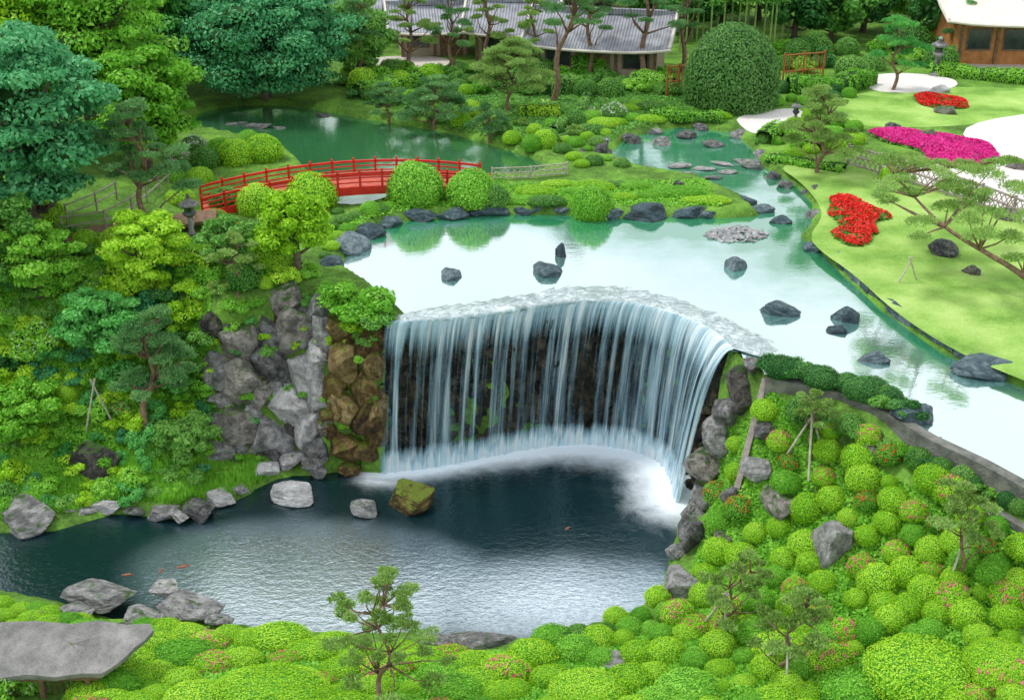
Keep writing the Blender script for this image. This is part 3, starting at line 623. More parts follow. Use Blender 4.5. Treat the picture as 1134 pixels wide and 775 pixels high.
shrub(418,362,22,'lmid','small darker tuft hanging beside the first streams of the waterfall',name='leafy_shrub',hs=.8)
shrub(42,392,30,'lwhite','white flowering shrub on the left bank',name='leafy_shrub')
for x,y,r,k,l in [(200,184,16,'whitef','white flowering mound left of the bridge'),(228,184,17,'mid','dark clipped mound at the left end of the bridge'),(262,180,20,'lime','yellow green mound behind the bridge'),(292,176,22,'lime','larger yellow green mound behind the bridge'),(222,202,15,'lime','small lime mound at the left end of the bridge'),(244,170,14,'green','green mound behind the left bridge end'),(190,200,14,'green','green mound by the wooden steps'),(215,166,14,'whitef','white flowering mound at the edge of the dark pond'),(275,160,13,'green','green mound nearest the dark pond'),
 (308,296,20,'lime','lime mound beside the round topped tree'),(200,226,16,'lime','lime mound between the steps and the bridge'),(240,248,14,'redf','red flowering azalea in front of the bridge end'),(268,262,13,'redf','red flowering azalea below the bridge')]:
    shrub(x,y,r,k,l)
for x,y,r,k,l in [(345,228,29,'lime','clipped round tree in front of the bridge centre'),(460,222,31,'green','large clipped round shrub at the right of the bridge'),(522,224,28,'green','second large clipped round shrub right of the bridge'),(655,238,23,'green','clipped round shrub alone on the island shore'),(603,162,14,'lime','small clipped round shrub behind the island'),(410,238,12,'green','small shrub under the bridge'),(285,234,22,'lime','lime shrub in front of the left of the bridge'),(318,240,15,'green','low green shrub in front of the bridge'),(548,226,16,'mid','small dark shrub at the right bridge end'),(250,230,18,'mid','mid green shrub in front of the left bridge end')]:
    shrub(x,y,r,k,l,name='clipped_shrub',cat='shrub',hs=1.1)
scatter([(560,214),(600,204),(700,206),(780,216),(790,226),(700,226),(600,228),(565,226)],18,(10,16),[('green',3),('lime',3),('mid',1)],'covering the island behind the upper pond','low mound','low_mound','bush',12,asp=(1.5,2.3),hs=.5)
scatter([(370,235),(440,230),(545,228),(540,232),(430,242),(380,264),(360,285)],14,(8,12),[('green',2),('mid',2),('lime',1)],'behind the edging stones near the bridge','small mound','low_mound','bush',13,hs=.6)
scatter([(385,84),(480,84),(530,96),(520,142),(450,126),(395,112)],17,(10,17),[('ldark',1),('mid',3),('lgreen',3),('lime',3),('lmid',2)],'on the bank between the dark pond and the houses','bush','garden_bush','bush',14)
scatter([(530,138),(640,138),(640,155),(600,168),(560,156)],15,(8,13),[('mid',3),('lime',2),('green',2),('lred',1)],'behind the small pool','bush','garden_bush','bush',15)
scatter([(640,128),(700,118),(800,128),(800,136),(720,140),(650,150)],14,(8,12),[('lime',3),('green',2),('mid',2)],'in front of the clipped dome','low mound','low_mound','bush',16,asp=(1.2,2),hs=.7)
scatter([(840,158),(900,130),(950,140),(950,165),(880,178)],16,(8,13),[('lime',3),('green',2),('mid',1),('darkm',1)],'between the rear pool and the far lawn','mound','low_mound','bush',17,hs=.8)
scatter([(860,100),(940,96),(950,110),(900,120),(860,118)],15,(9,14),[('green',2),('darkm',2),('mid',1)],'right of the clipped dome','bush','garden_bush','bush',18)
scatter([(330,92),(480,78),(600,84),(740,82),(740,108),(480,102),(400,100)],15,(9,16),[('ldark',1),('mid',3),('lgreen',3),('lmid',2)],'at the foot of the tiled houses','bush','garden_bush','bush',19)
scatter([(860,60),(1060,54),(1060,74),(960,84),(870,84)],20,(12,22),[('ldark',2),('mid',3),('lgreen',3)],'beneath the far dark trees','bush','garden_bush','bush',20)
scatter([(640,152),(690,148),(668,172),(690,184),(640,184),(610,170)],14,(7,11),[('green',2),('mid',2),('lime',2)],'left of the small rear pool','small mound','low_mound','bush',22,hs=.7)
shrub(680,132,15,'whitef','white flowering bush beside the far path',name='flowering_bush'); shrub(985,200,12,'lime','single shrub on the lawn behind the red bed')
gh=random.Random(5)
for i in range(18):
    q=i/17; shrub(856+q*155,410+q*52-6*math.sin(q*3.1)+gh.uniform(-3,3),gh.uniform(13,20),gh.choice(('ldark','darkm','lmid','ldark')),'dark ivy like shrub along the top of the retaining wall','wall_shrub','shrub','dark shrubs along the top of the retaining wall',z=.1)
for i in range(22):
    q=i/21; shrub(905+q*260,462+q*118+gh.uniform(-3,5),gh.uniform(9,17),gh.choice(('ldark','darkm','mid','lmid','lgreen')),'dark shrub at the foot of the retaining wall','wall_shrub','shrub','dark shrubs at the foot of the retaining wall')
me,_=mound_mesh('clipped_dome',99,17000,.032,LM['dome'],CORE,bump=.015,flat=1,jit=.4)
p=hit(812,122); s=ppm(p); tag(obj('clipped_dome_tree',me,loc=(p[0],p[1]+1.2,p[2]+1.2),scale=(53/s,53/s,66/s)),'huge dark green clipped dome shaped tree on the far bank','topiary')
def hedge(pts,w,h,kind,label,z=None,name='hedge',group=None,size=.08,dens=220):
    W=[hit(x,y) if z is None else P(x,y,z) for x,y in pts]; Q,s_=resample(W,max(6,int(math.dist(W[0],W[-1])/.35))); n=len(Q); r=np.random.default_rng(int(pts[0][0]))
    T=np.gradient(Q,axis=0); T[:,2]=0; T=unit(T); N=np.stack([-T[:,1],T[:,0],np.zeros(n)],1)
    prof=[(-.5,-.1),(-.5,.75),(-.38,.97),(0,1.03),(.38,.97),(.5,.75),(.5,-.1)]
    m=MB(); R=[]
    wv=1+.1*np.sin(s_*1.7)+.06*np.sin(s_*4.1)
    for a,b in prof: p=Q+N*(a*w*.93*wv)[:,None]; p[:,2]+=b*h*.93*wv; R.append(p)
    for i in range(len(prof)-1): m.strip(R[i],R[i+1],1)
    L=s_[-1]; k=int(dens*L*(w+2*h))
    t_=r.random(k)*(n-1); i=np.clip(t_.astype(int),0,n-2); f=(t_-i)[:,None]
    a=r.uniform(0,PI,k); ca=np.cos(a); sa=np.sin(a); e=.5
    px_=np.sign(ca)*np.abs(ca)**e*.5; pz=np.abs(sa)**e
    low=r.random(k)<.3; px_=np.where(low,np.sign(ca)*.5,px_); pz=np.where(low,r.random(k)*.8,pz)
    c=Q[i]*(1-f)+Q[i+1]*f; wvv=wv[i]*(.95+.12*r.random(k)); c=c+N[i]*(px_*w*wvv)[:,None]; c[:,2]+=pz*h*wvv
    nn=N[i]*(px_*2)[:,None]; nn[:,2]+=pz
    m.add(*leaf_quads(c,nn,size,1.6,.5,r),0)
    return tag(obj(name,m.mesh(name,[LM[kind],CORE])),label,'hedge',group)
hedge([(552,98),(600,106),(640,100)],1.1,.9,'mid','hedge before the middle tiled house')
hedge([(632,84),(700,84)],1.6,1.3,'green','square clipped hedge left of the leaning pines'); hedge([(700,98),(745,102)],1.3,1.0,'green','short green hedge left of the clipped dome')
hedge([(560,80),(620,82)],1.5,1.2,'mid','square hedge in front of the middle houses')
hedge([(612,150),(640,128),(650,112)],.5,.5,'mid','low curved hedge along the far path')
hedge([(720,132),(800,134)],.9,.55,'green','low hedge at the foot of the clipped dome')
hedge([(872,102),(930,102),(962,92)],1.3,.9,'green','clipped hedge right of the clipped dome'); hedge([(1030,82),(1134,92),(1250,98)],1.2,.7,'green','long clipped hedge before the right building')
hedge([(845,160),(862,148),(905,168)],.9,.7,'green','low bright hedge beside the rear pool')
hedge([(850,178),(905,186),(935,190)],.8,.35,'green','flat low hedge at the edge of the right lawn')
hedge([(395,108),(440,100),(480,90)],1.0,.8,'green','curved hedge on the bank right of the big maple')
hedge([(150,268),(200,282),(240,300)],.6,.4,'lime','low lime hedge on the upper left bank')
hedge([(575,128),(620,128)],.8,.5,'lime','low lime hedge at the front of the far lawn')
# ---------------------------------------------------------------- trees
def blobs_crown(m,blobs,per,size,asp,jit,r,corek=.58,bias=.25):
    D,Fr=CS4
    for c,r3 in blobs:
        c=np.array(c);r3=np.array(r3)
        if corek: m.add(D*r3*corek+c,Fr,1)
        d=unit(r.normal(size=(per,3))+np.array([0,0,bias]))
        m.add(*leaf_quads(c+d*r3*(.66+.6*r.random(per)**1.5)[:,None],d+np.array([0,0,.3]),size,asp,jit,r),0)
def tree(px,py,h,r,kind,label,style='broad',name='garden_tree',group=None,seed=1,size=.125,per=440,z=None,nb=34,bark=BARK,crown_from=.25,p=None):
    p=p or (hit(px,py) if z is None else P(px,py,z)); g=np.random.default_rng(seed)
    root=empty(name,p,0,label,'tree',group)
    blobs=[]
    for i in range(nb):
        q=(i+.5)/nb; a=i*2.4+g.uniform(-.4,.4); zz=crown_from+(1-crown_from)*q+g.uniform(-.03,.03)
        env=math.sin(PI*min(1,max(0,(zz-crown_from*.75)/(1.08-crown_from*.75))))**.55
        rad=r*env*g.uniform(.45,1.0); rb=r*g.uniform(.15,.34)*(.6+.4*env)
        fl=.40 if style=='layer' else .7
        blobs.append(((rad*math.cos(a),rad*math.sin(a),h*zz-rb*fl*.6),(rb*g.uniform(.85,1.2),rb*g.uniform(.85,1.2),rb*fl)))
    blobs+=[((0,0,h*(crown_from+.3*(1-crown_from))),(r*.55,r*.55,h*.22*(1-crown_from))),((0,0,h*(crown_from+.62*(1-crown_from))),(r*.5,r*.5,h*.25*(1-crown_from)))]
    m=MB(); blobs_crown(m,blobs,per,size,1.8,.65,g)
    obj('crown',m.mesh('crown',[LM[kind],CORE]),root)
    tm=MB(); n=7; tr=[(.25*math.sin(i*.9+seed)*h*.05,.2*math.cos(i*1.3+seed)*h*.05,h*.82*i/(n-1)-(.3 if i==0 else 0)) for i in range(n)]
    R0=.035*h+.06; tm.tube(tr,[R0*(1-.13*i) for i in range(n)],8)
    for c,r3 in blobs[:-2:4]:
        k=min(n-2,max(1,int(c[2]/h*n*.75))); s_=np.array(tr[k]); e=np.array(c); mid=(s_+e)/2+np.array([0,0,-.05*h]); tm.tube([s_,mid,e],[R0*.4,R0*.25,R0*.1],5)
    obj('trunk',tm.mesh('trunk',[bark],True),root)
    return root
def pad(r,rr_,kind,n=420,size=.16,core=.5):
    m=MB(); D,Fr=CS4; m.add(D*np.array([rr_,rr_,rr_*.3])*core,Fr,1)
    for c,k in [((0,0,0),.9),((rr_*.55,rr_*.2,-.03),.55),((-rr_*.5,.3*rr_,0),.55),((.1*rr_,-.6*rr_,.02),.5),((-.2*rr_,.6*rr_,.0),.45)]:
        nn=int(n*k*k)+20; d=unit(r.normal(size=(nn,3))+np.array([0,0,.5]))
        q=np.array([rr_,rr_,rr_*.36])*k
        Cn=np.array(c)+d*q*(.5+.65*r.random(nn))[:,None]
        m.add(*leaf_quads(Cn,r.normal(size=(nn,3)),.034,size/.034,.1,r,T=d+.7*r.normal(size=(nn,3))+np.array([0,0,.5])),0)
    return m.mesh('foliage_pad',[LM[kind],CORE])
def pine(px,py,h,r,kind,label,name='pine_tree',npad=12,lean=(0,0),seed=1,z=None,bark=BARKR,low=.35,padr=.36,p=None,group=None,tr=None,pads=None,core=.42,dens=1.3,amp=1.0,thin=1.0):
    p=p or (hit(px,py) if z is None else P(px,py,z)); g=np.random.default_rng(seed)
    root=empty(name,p,0,label,'tree',group); n=9
    if tr is None: tr=[(lean[0]*(i/(n-1))**1.2+.06*amp*h*math.sin(i*1.5+seed)*(i>0),lean[1]*(i/(n-1))+.05*amp*h*math.cos(i*1.9+seed)*(i>0),h*.95*i/(n-1)-(.2 if i==0 else 0)) for i in range(n)]
    n=len(tr); R0=(.02*h+.04)*thin; tm=MB(); A_=np.array(tr)
    rad=[R0*(1-.8*i/(n-1)) for i in range(n)]; Q,_=resample(chaikin(tr,2,False),30); tm.tube(Q,np.interp(np.linspace(0,1,30),np.linspace(0,1,n),rad),8)
    if pads is None:
        pads=[]
        for i in range(npad):
            q=low+(1-low)*(i+.5)/npad; a=i*2.4+g.uniform(-.4,.4); k=q*(n-1); i0_=int(min(k,n-2)); b=A_[i0_]+(A_[i0_+1]-A_[i0_])*(k-i0_)
            rd=r*(1.1-q*.85)*g.uniform(.5,1.15)+.05
            pads.append((b[0]+rd*math.cos(a),b[1]+rd*math.sin(a),b[2]+g.uniform(-.04,.08)*h,padr*r*g.uniform(.65,1.2)*(1.15-.4*q)))
        pads.append((*A_[-1][:2],A_[-1][2]+.05*h,padr*r*.8))
    for x,y,zz,rp in pads:
        e=np.array([x,y,zz]); k=int(np.argmin(np.linalg.norm(A_-e+np.array([0,0,.15*h]),axis=1))); s_=A_[k]
        if np.linalg.norm(e-s_)>.1:
            mid=(s_+e)/2+g.normal(size=3)*.05*r; tm.tube([s_,mid,e],[R0*.35,R0*.24,R0*.12],5)
        obj('foliage_pad',pad(g,rp,kind,int((160+300*min(2.5,rp*rp*2))*dens),.12+.03*rp,core),root,loc=(x,y,zz),rot=(g.uniform(-.2,.2),g.uniform(-.2,.2),g.uniform(0,6)))
    obj('trunk',tm.mesh('trunk',[bark],True),root)
    return root
tree(40,262,8.2,3.5,'teal','large blue green tree at the left edge beside the wooden steps','layer',seed=2,nb=84)
tree(5,150,8,3.4,'lime','light green tree in the top left corner',seed=3,nb=66)
tree(105,150,8.5,4.0,'green','tall dense green tree near the top left','layer',seed=4,nb=90)
tree(165,186,5.6,2.6,'green','bright green tree left of the dark pond','layer',seed=5,nb=56)
tree(295,110,6.8,4.8,'teal','broad blue green maple overhanging the dark pond','layer',name='maple_tree',seed=6,nb=120,crown_from=.18)
tree(235,86,7,3.2,'emerald','emerald tree behind the broad maple',seed=7,nb=60); tree(395,88,5,2.2,'mid','green tree right of the broad maple',seed=8,nb=44)
tree(175,100,8,3.5,'emerald','tall emerald tree between the tall tree and the maple','layer',seed=9,nb=70)
tree(-10,330,4.4,2.0,'mid','broadleaf tree at the left edge above the bank',seed=10,size=.11); tree(60,90,9,4,'mid','tall green tree behind the left grove',seed=11,nb=60)
tree(330,306,3.2,1.4,'lime','round topped lime tree above the cliff',seed=12,size=.09,crown_from=.45,nb=36)
tree(165,318,3.0,1.7,'lime','lime shrub tree with tiered leaves on the upper left bank','layer',seed=13,size=.09,crown_from=.15,nb=40)
tree(120,395,2.6,1.6,'emerald','tiered emerald tree on the steep left bank','layer',seed=14,size=.09,nb=36)
tree(45,330,3,1.6,'green','bright small tree at the left edge of the bank','layer',seed=15,size=.09,nb=36)
tree(25,485,2.2,1.5,'green','low bright tree at the bottom of the left bank','layer',seed=16,size=.09,nb=34)
tree(210,505,1.6,1.1,'mid','small leafy tree at the foot of the cliff',seed=17,size=.08,nb=22)
tree(255,300,2.2,1.1,'mid','small airy tree above the cliff','layer',seed=18,size=.08,nb=22)
bk=[(-60,40,9,5,'mid'),(150,25,9,5,'mid'),(300,20,9,5,'mid'),(760,40,6,3.2,'dark'),(800,28,7,3.4,'mid'),(840,22,7,3.2,'mid'),(880,44,5.5,3,'dark'),(920,46,5,2.8,'mid'),(955,36,6,3,'dark'),(1010,30,6,3,'mid'),(1040,48,4,2,'dark'),(900,14,7,3.6,'mid'),(700,30,6,3,'mid'),(985,10,8,4,'mid'),(740,8,8,4,'dark'),(1100,0,8,4,'mid'),(470,-4,8,4,'mid'),(600,-4,8,4,'dark'),(535,-6,7,3.5,'mid'),(660,-4,7,3.5,'dark')]
for i,(x,y,h,r,k) in enumerate(bk):
    tree(x,y,h,r,k,'%s leaved tree in the far backdrop grove'%({'dark':'dark','mid':'mid green'}[k]),name='backdrop_tree',seed=30+i,nb=32,per=260,size=.2,group='%s trees in the far backdrop grove'%({'dark':'dark','mid':'mid green'}[k]))
# pines
pine(165,262,5.6,2.2,'pine','tall pine with bare lower trunk beside the wooden steps',seed=1,npad=24,low=.42,padr=.26)
pine(165,480,4.9,1.9,'pine','dark cloud pruned pine leaning on the left bank',seed=2,npad=26,lean=(.7,0),low=.4,padr=.27)
pine(565,124,4.0,2.9,'olive','broad low spreading pine before the tiled houses',seed=3,npad=38,low=.4,padr=.26)
pine(482,144,2.8,2.3,'pine','spreading low pine on the bank of the dark pond',seed=4,npad=26,low=.3,padr=.27)
pine(430,140,2.3,1.7,'pine','small pine at the corner of the dark pond',seed=5,npad=16,padr=.3)
pine(540,158,2.0,1.3,'pine','small dark pine at the tip of the bank',seed=6,npad=12,padr=.3)
pine(612,112,8.4,2.4,'pine','very tall leaning pine left of the far path',seed=7,npad=18,lean=(1.6,0),low=.55,padr=.28,amp=.5)
pine(712,92,8.4,2.2,'pine','very tall straight pine left of the clipped dome',seed=8,npad=18,low=.45,padr=.28,amp=.4)
pine(455,84,5.8,2.0,'olive','slim pine before the left tiled house',seed=9,npad=20,low=.35,padr=.28,amp=.5)
pine(400,92,6,2.0,'pine','slim pine beside the broad maple',seed=10,npad=18,low=.4,padr=.28,amp=.5)
pine(540,76,6.0,1.9,'olive','slim pine between the tiled houses',seed=21,npad=18,low=.35,padr=.28,amp=.5); pine(690,72,6,2,'olive','pine behind the right tiled house corner',seed=22,npad=16,low=.4,padr=.28,amp=.5)
pine(652,88,6.8,2.0,'pine','tall thin pine before the right hand house',seed=24,npad=16,low=.45,padr=.28,amp=.5); pine(755,80,7,1.8,'pine','tall thin pine just left of the clipped dome',seed=25,npad=14,low=.45,padr=.3,amp=.4)
pine(500,84,5.5,1.7,'pine','dark pine in front of the small middle house',seed=26,npad=15,low=.4,padr=.3,amp=.5); pine(590,84,5.2,1.7,'olive','pine before the middle tiled house',seed=27,npad=15,low=.4,padr=.3,amp=.5)
pine(905,192,4.1,2.3,'olive','loose spreading pine at the edge of the right lawn',seed=11,npad=28,low=.3,padr=.25,core=.3)
pine(988,100,4.3,1.9,'emerald','emerald cloud pruned pine on the far gravel',seed=12,npad=16,low=.4,padr=.36)
pine(1120,52,4,1.9,'pine','pine before the right building',seed=13,npad=12,padr=.3); pine(1062,66,3.8,1.6,'pine','small pine beside the tall stone lantern',seed=14,npad=11,padr=.3)
pine(428,786,4.3,1.9,'olive','foreground pine with crooked trunk in front of the lower pond',seed=15,npad=34,low=.34,padr=.16,core=0.02,dens=.6,thin=.65)
pine(795,706,2.8,1.4,'olive','small leaning pine on the near right bank',seed=16,npad=20,lean=(.7,0),low=.4,padr=.2,core=.02,dens=.6,thin=.75)
pine(862,752,2.8,1.5,'olive','second small pine nearer to the bottom edge',seed=17,npad=20,lean=(.5,0),low=.4,padr=.2,core=.02,dens=.6,thin=.75)
pine(1062,645,3.1,1.4,'olive','slender young pine at the right end of the bank',seed=18,npad=16,lean=(-.2,0),low=.55,padr=.22,core=.02,dens=.7,amp=.4,thin=.7)
pine(895,515,2.5,1.0,'olive','staked young pine below the retaining wall',seed=19,npad=12,low=.55,padr=.24,core=.02,dens=.6,amp=.4,thin=.7)
pine(265,330,2.4,1.4,'olive','thin branched small tree on the upper left bank',seed=23,npad=12,low=.5,padr=.24,core=.1)
bp=P(1185,352,.35); pts=[(1185,352,.2),(1134,304,1.3),(1085,276,1.9),(1045,252,2.5),(1012,218,3.2),(990,192,3.8)]
tr=[tuple(np.array(P(*q))-np.array(bp)) for q in pts]
pd=[(985,178,4.0,.7),(1020,180,4.1,.65),(1010,212,3.4,.5),(1050,228,3.1,.6),(1065,205,3.7,.65),(1100,235,3.2,.6),(1118,262,2.4,.6),(1078,262,2.3,.45),(1128,208,3.9,.7),(1045,192,4.0,.55),(1095,192,4.2,.65),(1140,240,3.3,.7),(1000,196,3.7,.5),(1080,220,3.4,.5),(1125,285,1.9,.5)]
gq=random.Random(9)
pd+=[(gq.uniform(975,1140),gq.uniform(172,262),gq.uniform(3.0,4.1),gq.uniform(.35,.6)) for _ in range(22)]
pine(0,0,5,1,'olive','long leaning pine reaching in from the right edge over the lawn',seed=20,p=bp,tr=tr,pads=[(*(np.array(P(a,b,c))-np.array(bp)),d) for a,b,c,d in pd],core=.08,dens=1.0)
# ---------------------------------------------------------------- bamboo
def bamboo_meshes():
    g=np.random.default_rng(4); c=MB(); c.tube([(0,0,-.2),(0.03,0,3.5),(.25,.05,7)],[.07,.06,.02],6); f=MB()
    z=g.uniform(3.4,7.2,600); a=g.uniform(0,6.28,600); q=g.random(600)**.5*.9
    f.add(*leaf_quads(np.stack([q*np.cos(a)+.2*(z/7)**2,q*np.sin(a),z],1),g.normal(size=(600,3))+np.array([0,0,1]),.1,3.5,.4,g),0)
    return c.mesh('culm',[simple('bamboo_culm',(.16,.28,.06),(.35,.45,.14),3,.5)]),f.mesh('bamboo_leaves',[LM['mid']])
bc,bl=bamboo_meshes()
for i in range(18):
    p=P(752+i*7+rs.uniform(-3,3),rs.uniform(42,62),.35); e=empty('bamboo',p,rs.uniform(0,6),'slender bamboo stem in the grove behind the clipped dome','bamboo','bamboo stems behind the clipped dome')
    obj('culm',bc,e); obj('leaves',bl,e)
# ---------------------------------------------------------------- flower beds
def bed(poly,mat,label,seed,dens=260,rough=.5):
    W=chaikin([P(x,y,.38)[:2] for x,y in poly],2); X=[w[0] for w in W];Y=[w[1] for w in W]; g=np.random.default_rng(seed)
    ar=(max(X)-min(X))*(max(Y)-min(Y)); n=int(ar*dens); x=g.uniform(min(X),max(X),n); y=g.uniform(min(Y),max(Y),n); s_=sdpoly(x,y,W); k=s_<.12*np.sin(x*3+y*2); x=x[k];y=y[k];s_=s_[k]
    zz=.4+.25*np.clip(-s_/.5,0,1)**.5*(.7+.3*np.sin(x*2.1)*np.cos(y*1.7))
    root=empty('flower_bed',(float(np.mean(x)),float(np.mean(y)),.35),0,label,'flower bed'); o=np.array(root.location)
    nn=len(x); pos=np.stack([x,y,zz],1)-o; up=np.tile([0,0,1.0],(nn,1))
    l=MB(); l.add(*leaf_quads(pos-np.array([0,0,.05]),up,.13,1.5,.6,g),0); obj('foliage',l.mesh('foliage',[LM['mid']]),root)
    keep=np.sin(x*3.1+np.sin(y*2.3)*2)*np.cos(y*2.7)+g.normal(size=nn)*.5>-rough
    f=MB(); f.add(*leaf_quads(pos[keep]+np.array([0,0,.04]),up[keep],.11,1.1,.7,g),0); obj('blossoms',f.mesh('blossoms',[mat]),root)
bed([(915,232),(922,216),(950,218),(968,232),(992,240),(966,248),(972,266),(940,276),(920,262),(930,248)],RED,'red flower bed on the right lawn beside the upper pond',1,rough=.3,dens=330)
bed([(958,146),(985,142),(1040,150),(1100,160),(1106,176),(1075,188),(1040,184),(1015,166),(975,158)],MAG,'magenta flower bed beside the pale gravel',2,rough=1.2,dens=330)
bed([(1004,108),(1030,104),(1075,112),(1070,122),(1030,120)],RED,'red flower bed on the far lawn',3,rough=.6)
# ---------------------------------------------------------------- red bridge
REDP=simple('red_lacquer',(.52,.018,.012),(.72,.035,.02),3,.4,.1,.01,.4); DECK=simple('weathered_red_deck',(.45,.08,.05),(.62,.16,.10),3,.6)
a=P(224,232,.3); b=P(537,207,.3); L=math.dist(a,b); rot=math.atan2(b[1]-a[1],b[0]-a[0])
br=empty('arched_bridge',a,rot,'red lacquered arched footbridge with round topped posts over the pond','bridge')
rise=.66; az=lambda x: rise*(1-(2*x/L-1)**2)+.08
def ribbon(y0,y1,z0,z1,x0=0,x1=L):
    m=MB(); X=np.linspace(x0,x1,41); cs=[(y0,z0),(y1,z0),(y1,z1),(y0,z1),(y0,z0)]
    for i in range(4): m.strip([(x,cs[i][0],az(x)+cs[i][1]) for x in X],[(x,cs[i+1][0],az(x)+cs[i+1][1]) for x in X])
    return m
BW=.95
obj('deck',ribbon(-BW+.07,BW-.07,-.1,0).mesh('deck',[DECK]),br)
for s_ in(-1,1):
    obj('side_beam',ribbon(s_*BW-.06,s_*BW+.06,-.32,.06).mesh('side_beam',[REDP]),br)
    for zz,w in((.68,.05),(.46,.028),(.25,.028)):
        obj('rail',ribbon(s_*BW-w,s_*BW+w,zz-w,zz+w).mesh('rail',[REDP]),br)
    for i in range(14):
        x=L*i/13; po=obj('post',MB().box((0,0,.33),(.10,.10,.76)).mesh('post',[REDP]),br,loc=(x,s_*BW,az(x)))
        obj('finial',MB().lathe([(.0,.18),(.025,.165),(.055,.13),(.06,.09),(.035,.06),(.055,.03),(.055,0)][::-1],10,(0,0,.71)).mesh('finial',[REDP],True),po)
    for x in (L*.3,L*.7): obj('pier',MB().tube([(x,s_*.8,-1.2),(x,s_*.8,az(x)-.12)],.11,8).mesh('pier',[REDP]),br)
for x in(L*.3,L*.7): obj('crossbeam',MB().box((x,0,az(x)-.25),(.16,1.75,.18)).mesh('crossbeam',[REDP]),br)
# ---------------------------------------------------------------- fences, rails
WOOD=simple('brown_timber',(.12,.07,.04),(.28,.18,.11),5,.8,.5); BAM=simple('bamboo_pole',(.36,.32,.26),(.62,.57,.48),6,.7); GREYW=simple('grey_timber',(.24,.20,.18),(.42,.36,.33),6,.8); RWOOD=simple('orange_timber',(.35,.10,.03),(.5,.18,.06),4,.6)
def fence(pts,h,label,style,mat,name,z=None,cat='fence',tk=.03):
    W=[hit(x,y) if z is None else P(x,y,z) for x,y in pts]; root=empty(name,W[0],0,label,cat); o=np.array(W[0]); W=np.array(W)-o
    Q,s_=resample(W,max(3,int(np.linalg.norm(np.diff(W,axis=0),axis=1).sum()/(1.6 if style!='lattice' else 1.8))+1))
    for q in Q: obj('post',MB().tube([q+[0,0,-.2],q+[0,0,h*1.08]],tk*2,6).mesh('post',[mat]),root)
    for f in ((1,.5) if style!='lattice' else (.97,.55,.15)): obj('rail',MB().tube([q+np.array([0,0,h*f]) for q in Q],tk*1.5,6).mesh('rail',[mat]),root)
    if style in('lattice','slat'):
        m=MB(); L=s_[-1]; nn=int(L/(.2 if style=='slat' else .3)); R,_=resample(Q,nn+1)
        for i in range(nn):
            if style=='slat': m.tube([R[i]+[0,0,.02],R[i]+[0,0,h*.95]],tk*.8,4)
            else:
                j=min(nn,i+2); m.tube([R[i]+[0,0,.08],R[j]+[0,0,h*.95]],tk*.8,4); m.tube([R[j]+[0,-.03,.08],R[i]+[0,-.03,h*.95]],tk*.8,4)
        obj('lattice' if style=='lattice' else 'slats',m.mesh('slats',[mat]),root)
fence([(938,184),(1000,202),(1070,224),(1134,250),(1200,276)],1.05,'long greyish lattice fence between the lawn and the gravel','lattice',GREYW,'lattice_fence',tk=.036)
fence([(545,200),(590,198),(628,194)],.6,'low pale bamboo fence right of the red bridge','lattice',BAM,'bamboo_fence',tk=.02)
fence([(70,262),(110,258),(140,246),(175,215),(195,196)],.8,'brown wooden handrail climbing to the left bridge end','rail',GREYW,'wooden_handrail',cat='railing',tk=.022)
fence([(75,248),(105,236),(130,222)],.8,'short wooden handrail behind the stepped path','rail',GREYW,'wooden_handrail',cat='railing',tk=.022)
fence([(866,98),(885,96),(910,94)],2.0,'orange timber lattice screen right of the clipped dome','slat',RWOOD,'timber_screen'); fence([(738,108),(752,106),(766,106)],1.8,'short orange timber screen left of the clipped dome','slat',RWOOD,'timber_screen')
p0=hit(85,262); sr=empty('wooden_steps',p0,-.2,'weathered plank path with steps at the left of the garden','steps')
for i in range(7): obj('step',MB().box((i*.75,i*.45,.06+.03*i),(.85,1.5,.12),.4).mesh('step',[WOOD]),sr)
# ---------------------------------------------------------------- lanterns
def lantern(px,py,h,label):
    p=hit(px,py); r=empty('stone_lantern',p,.3,label,'lantern'); k=h/2.0; G=[RM['grey']]
    for n_,pr,sd_ in [('base',[(0,0),(.34,0),(.34,.12),(.2,.22),(0,.22)],6),('shaft',[(.13,.22),(.11,.6),(.13,.98)],10),('platform',[(0,.98),(.16,.98),(.3,1.1),(.3,1.2),(0,1.2)],6),('light_box',[(.2,1.2),(.2,1.5)],6),('roof',[(0,1.48),(.44,1.5),(.46,1.58),(.25,1.7),(.08,1.8),(0,1.8)],6),('finial',[(.06,1.8),(.11,1.87),(.09,1.94),(0,2.03)],8)]:
        obj(n_,MB().lathe([(a_*k,b_*k) for a_,b_ in pr],sd_).mesh(n_,G),r)
    w=MB()
    for a_ in range(3): w.box((.185*k*math.cos(a_*2.094+.52),.185*k*math.sin(a_*2.094+.52),1.35*k),(.03,.14*k,.18*k),a_*2.094+.52)
    obj('light_opening',w.mesh('light_opening',[CORE]),r)
lantern(213,264,1.9,'grey stone lantern left of the red bridge'); lantern(1036,84,2.5,'tall stone lantern on the far gravel'); lantern(672,168,.8,'small stone lantern at the end of the far path'); lantern(880,140,1.4,'stone lantern beside the far pale path')
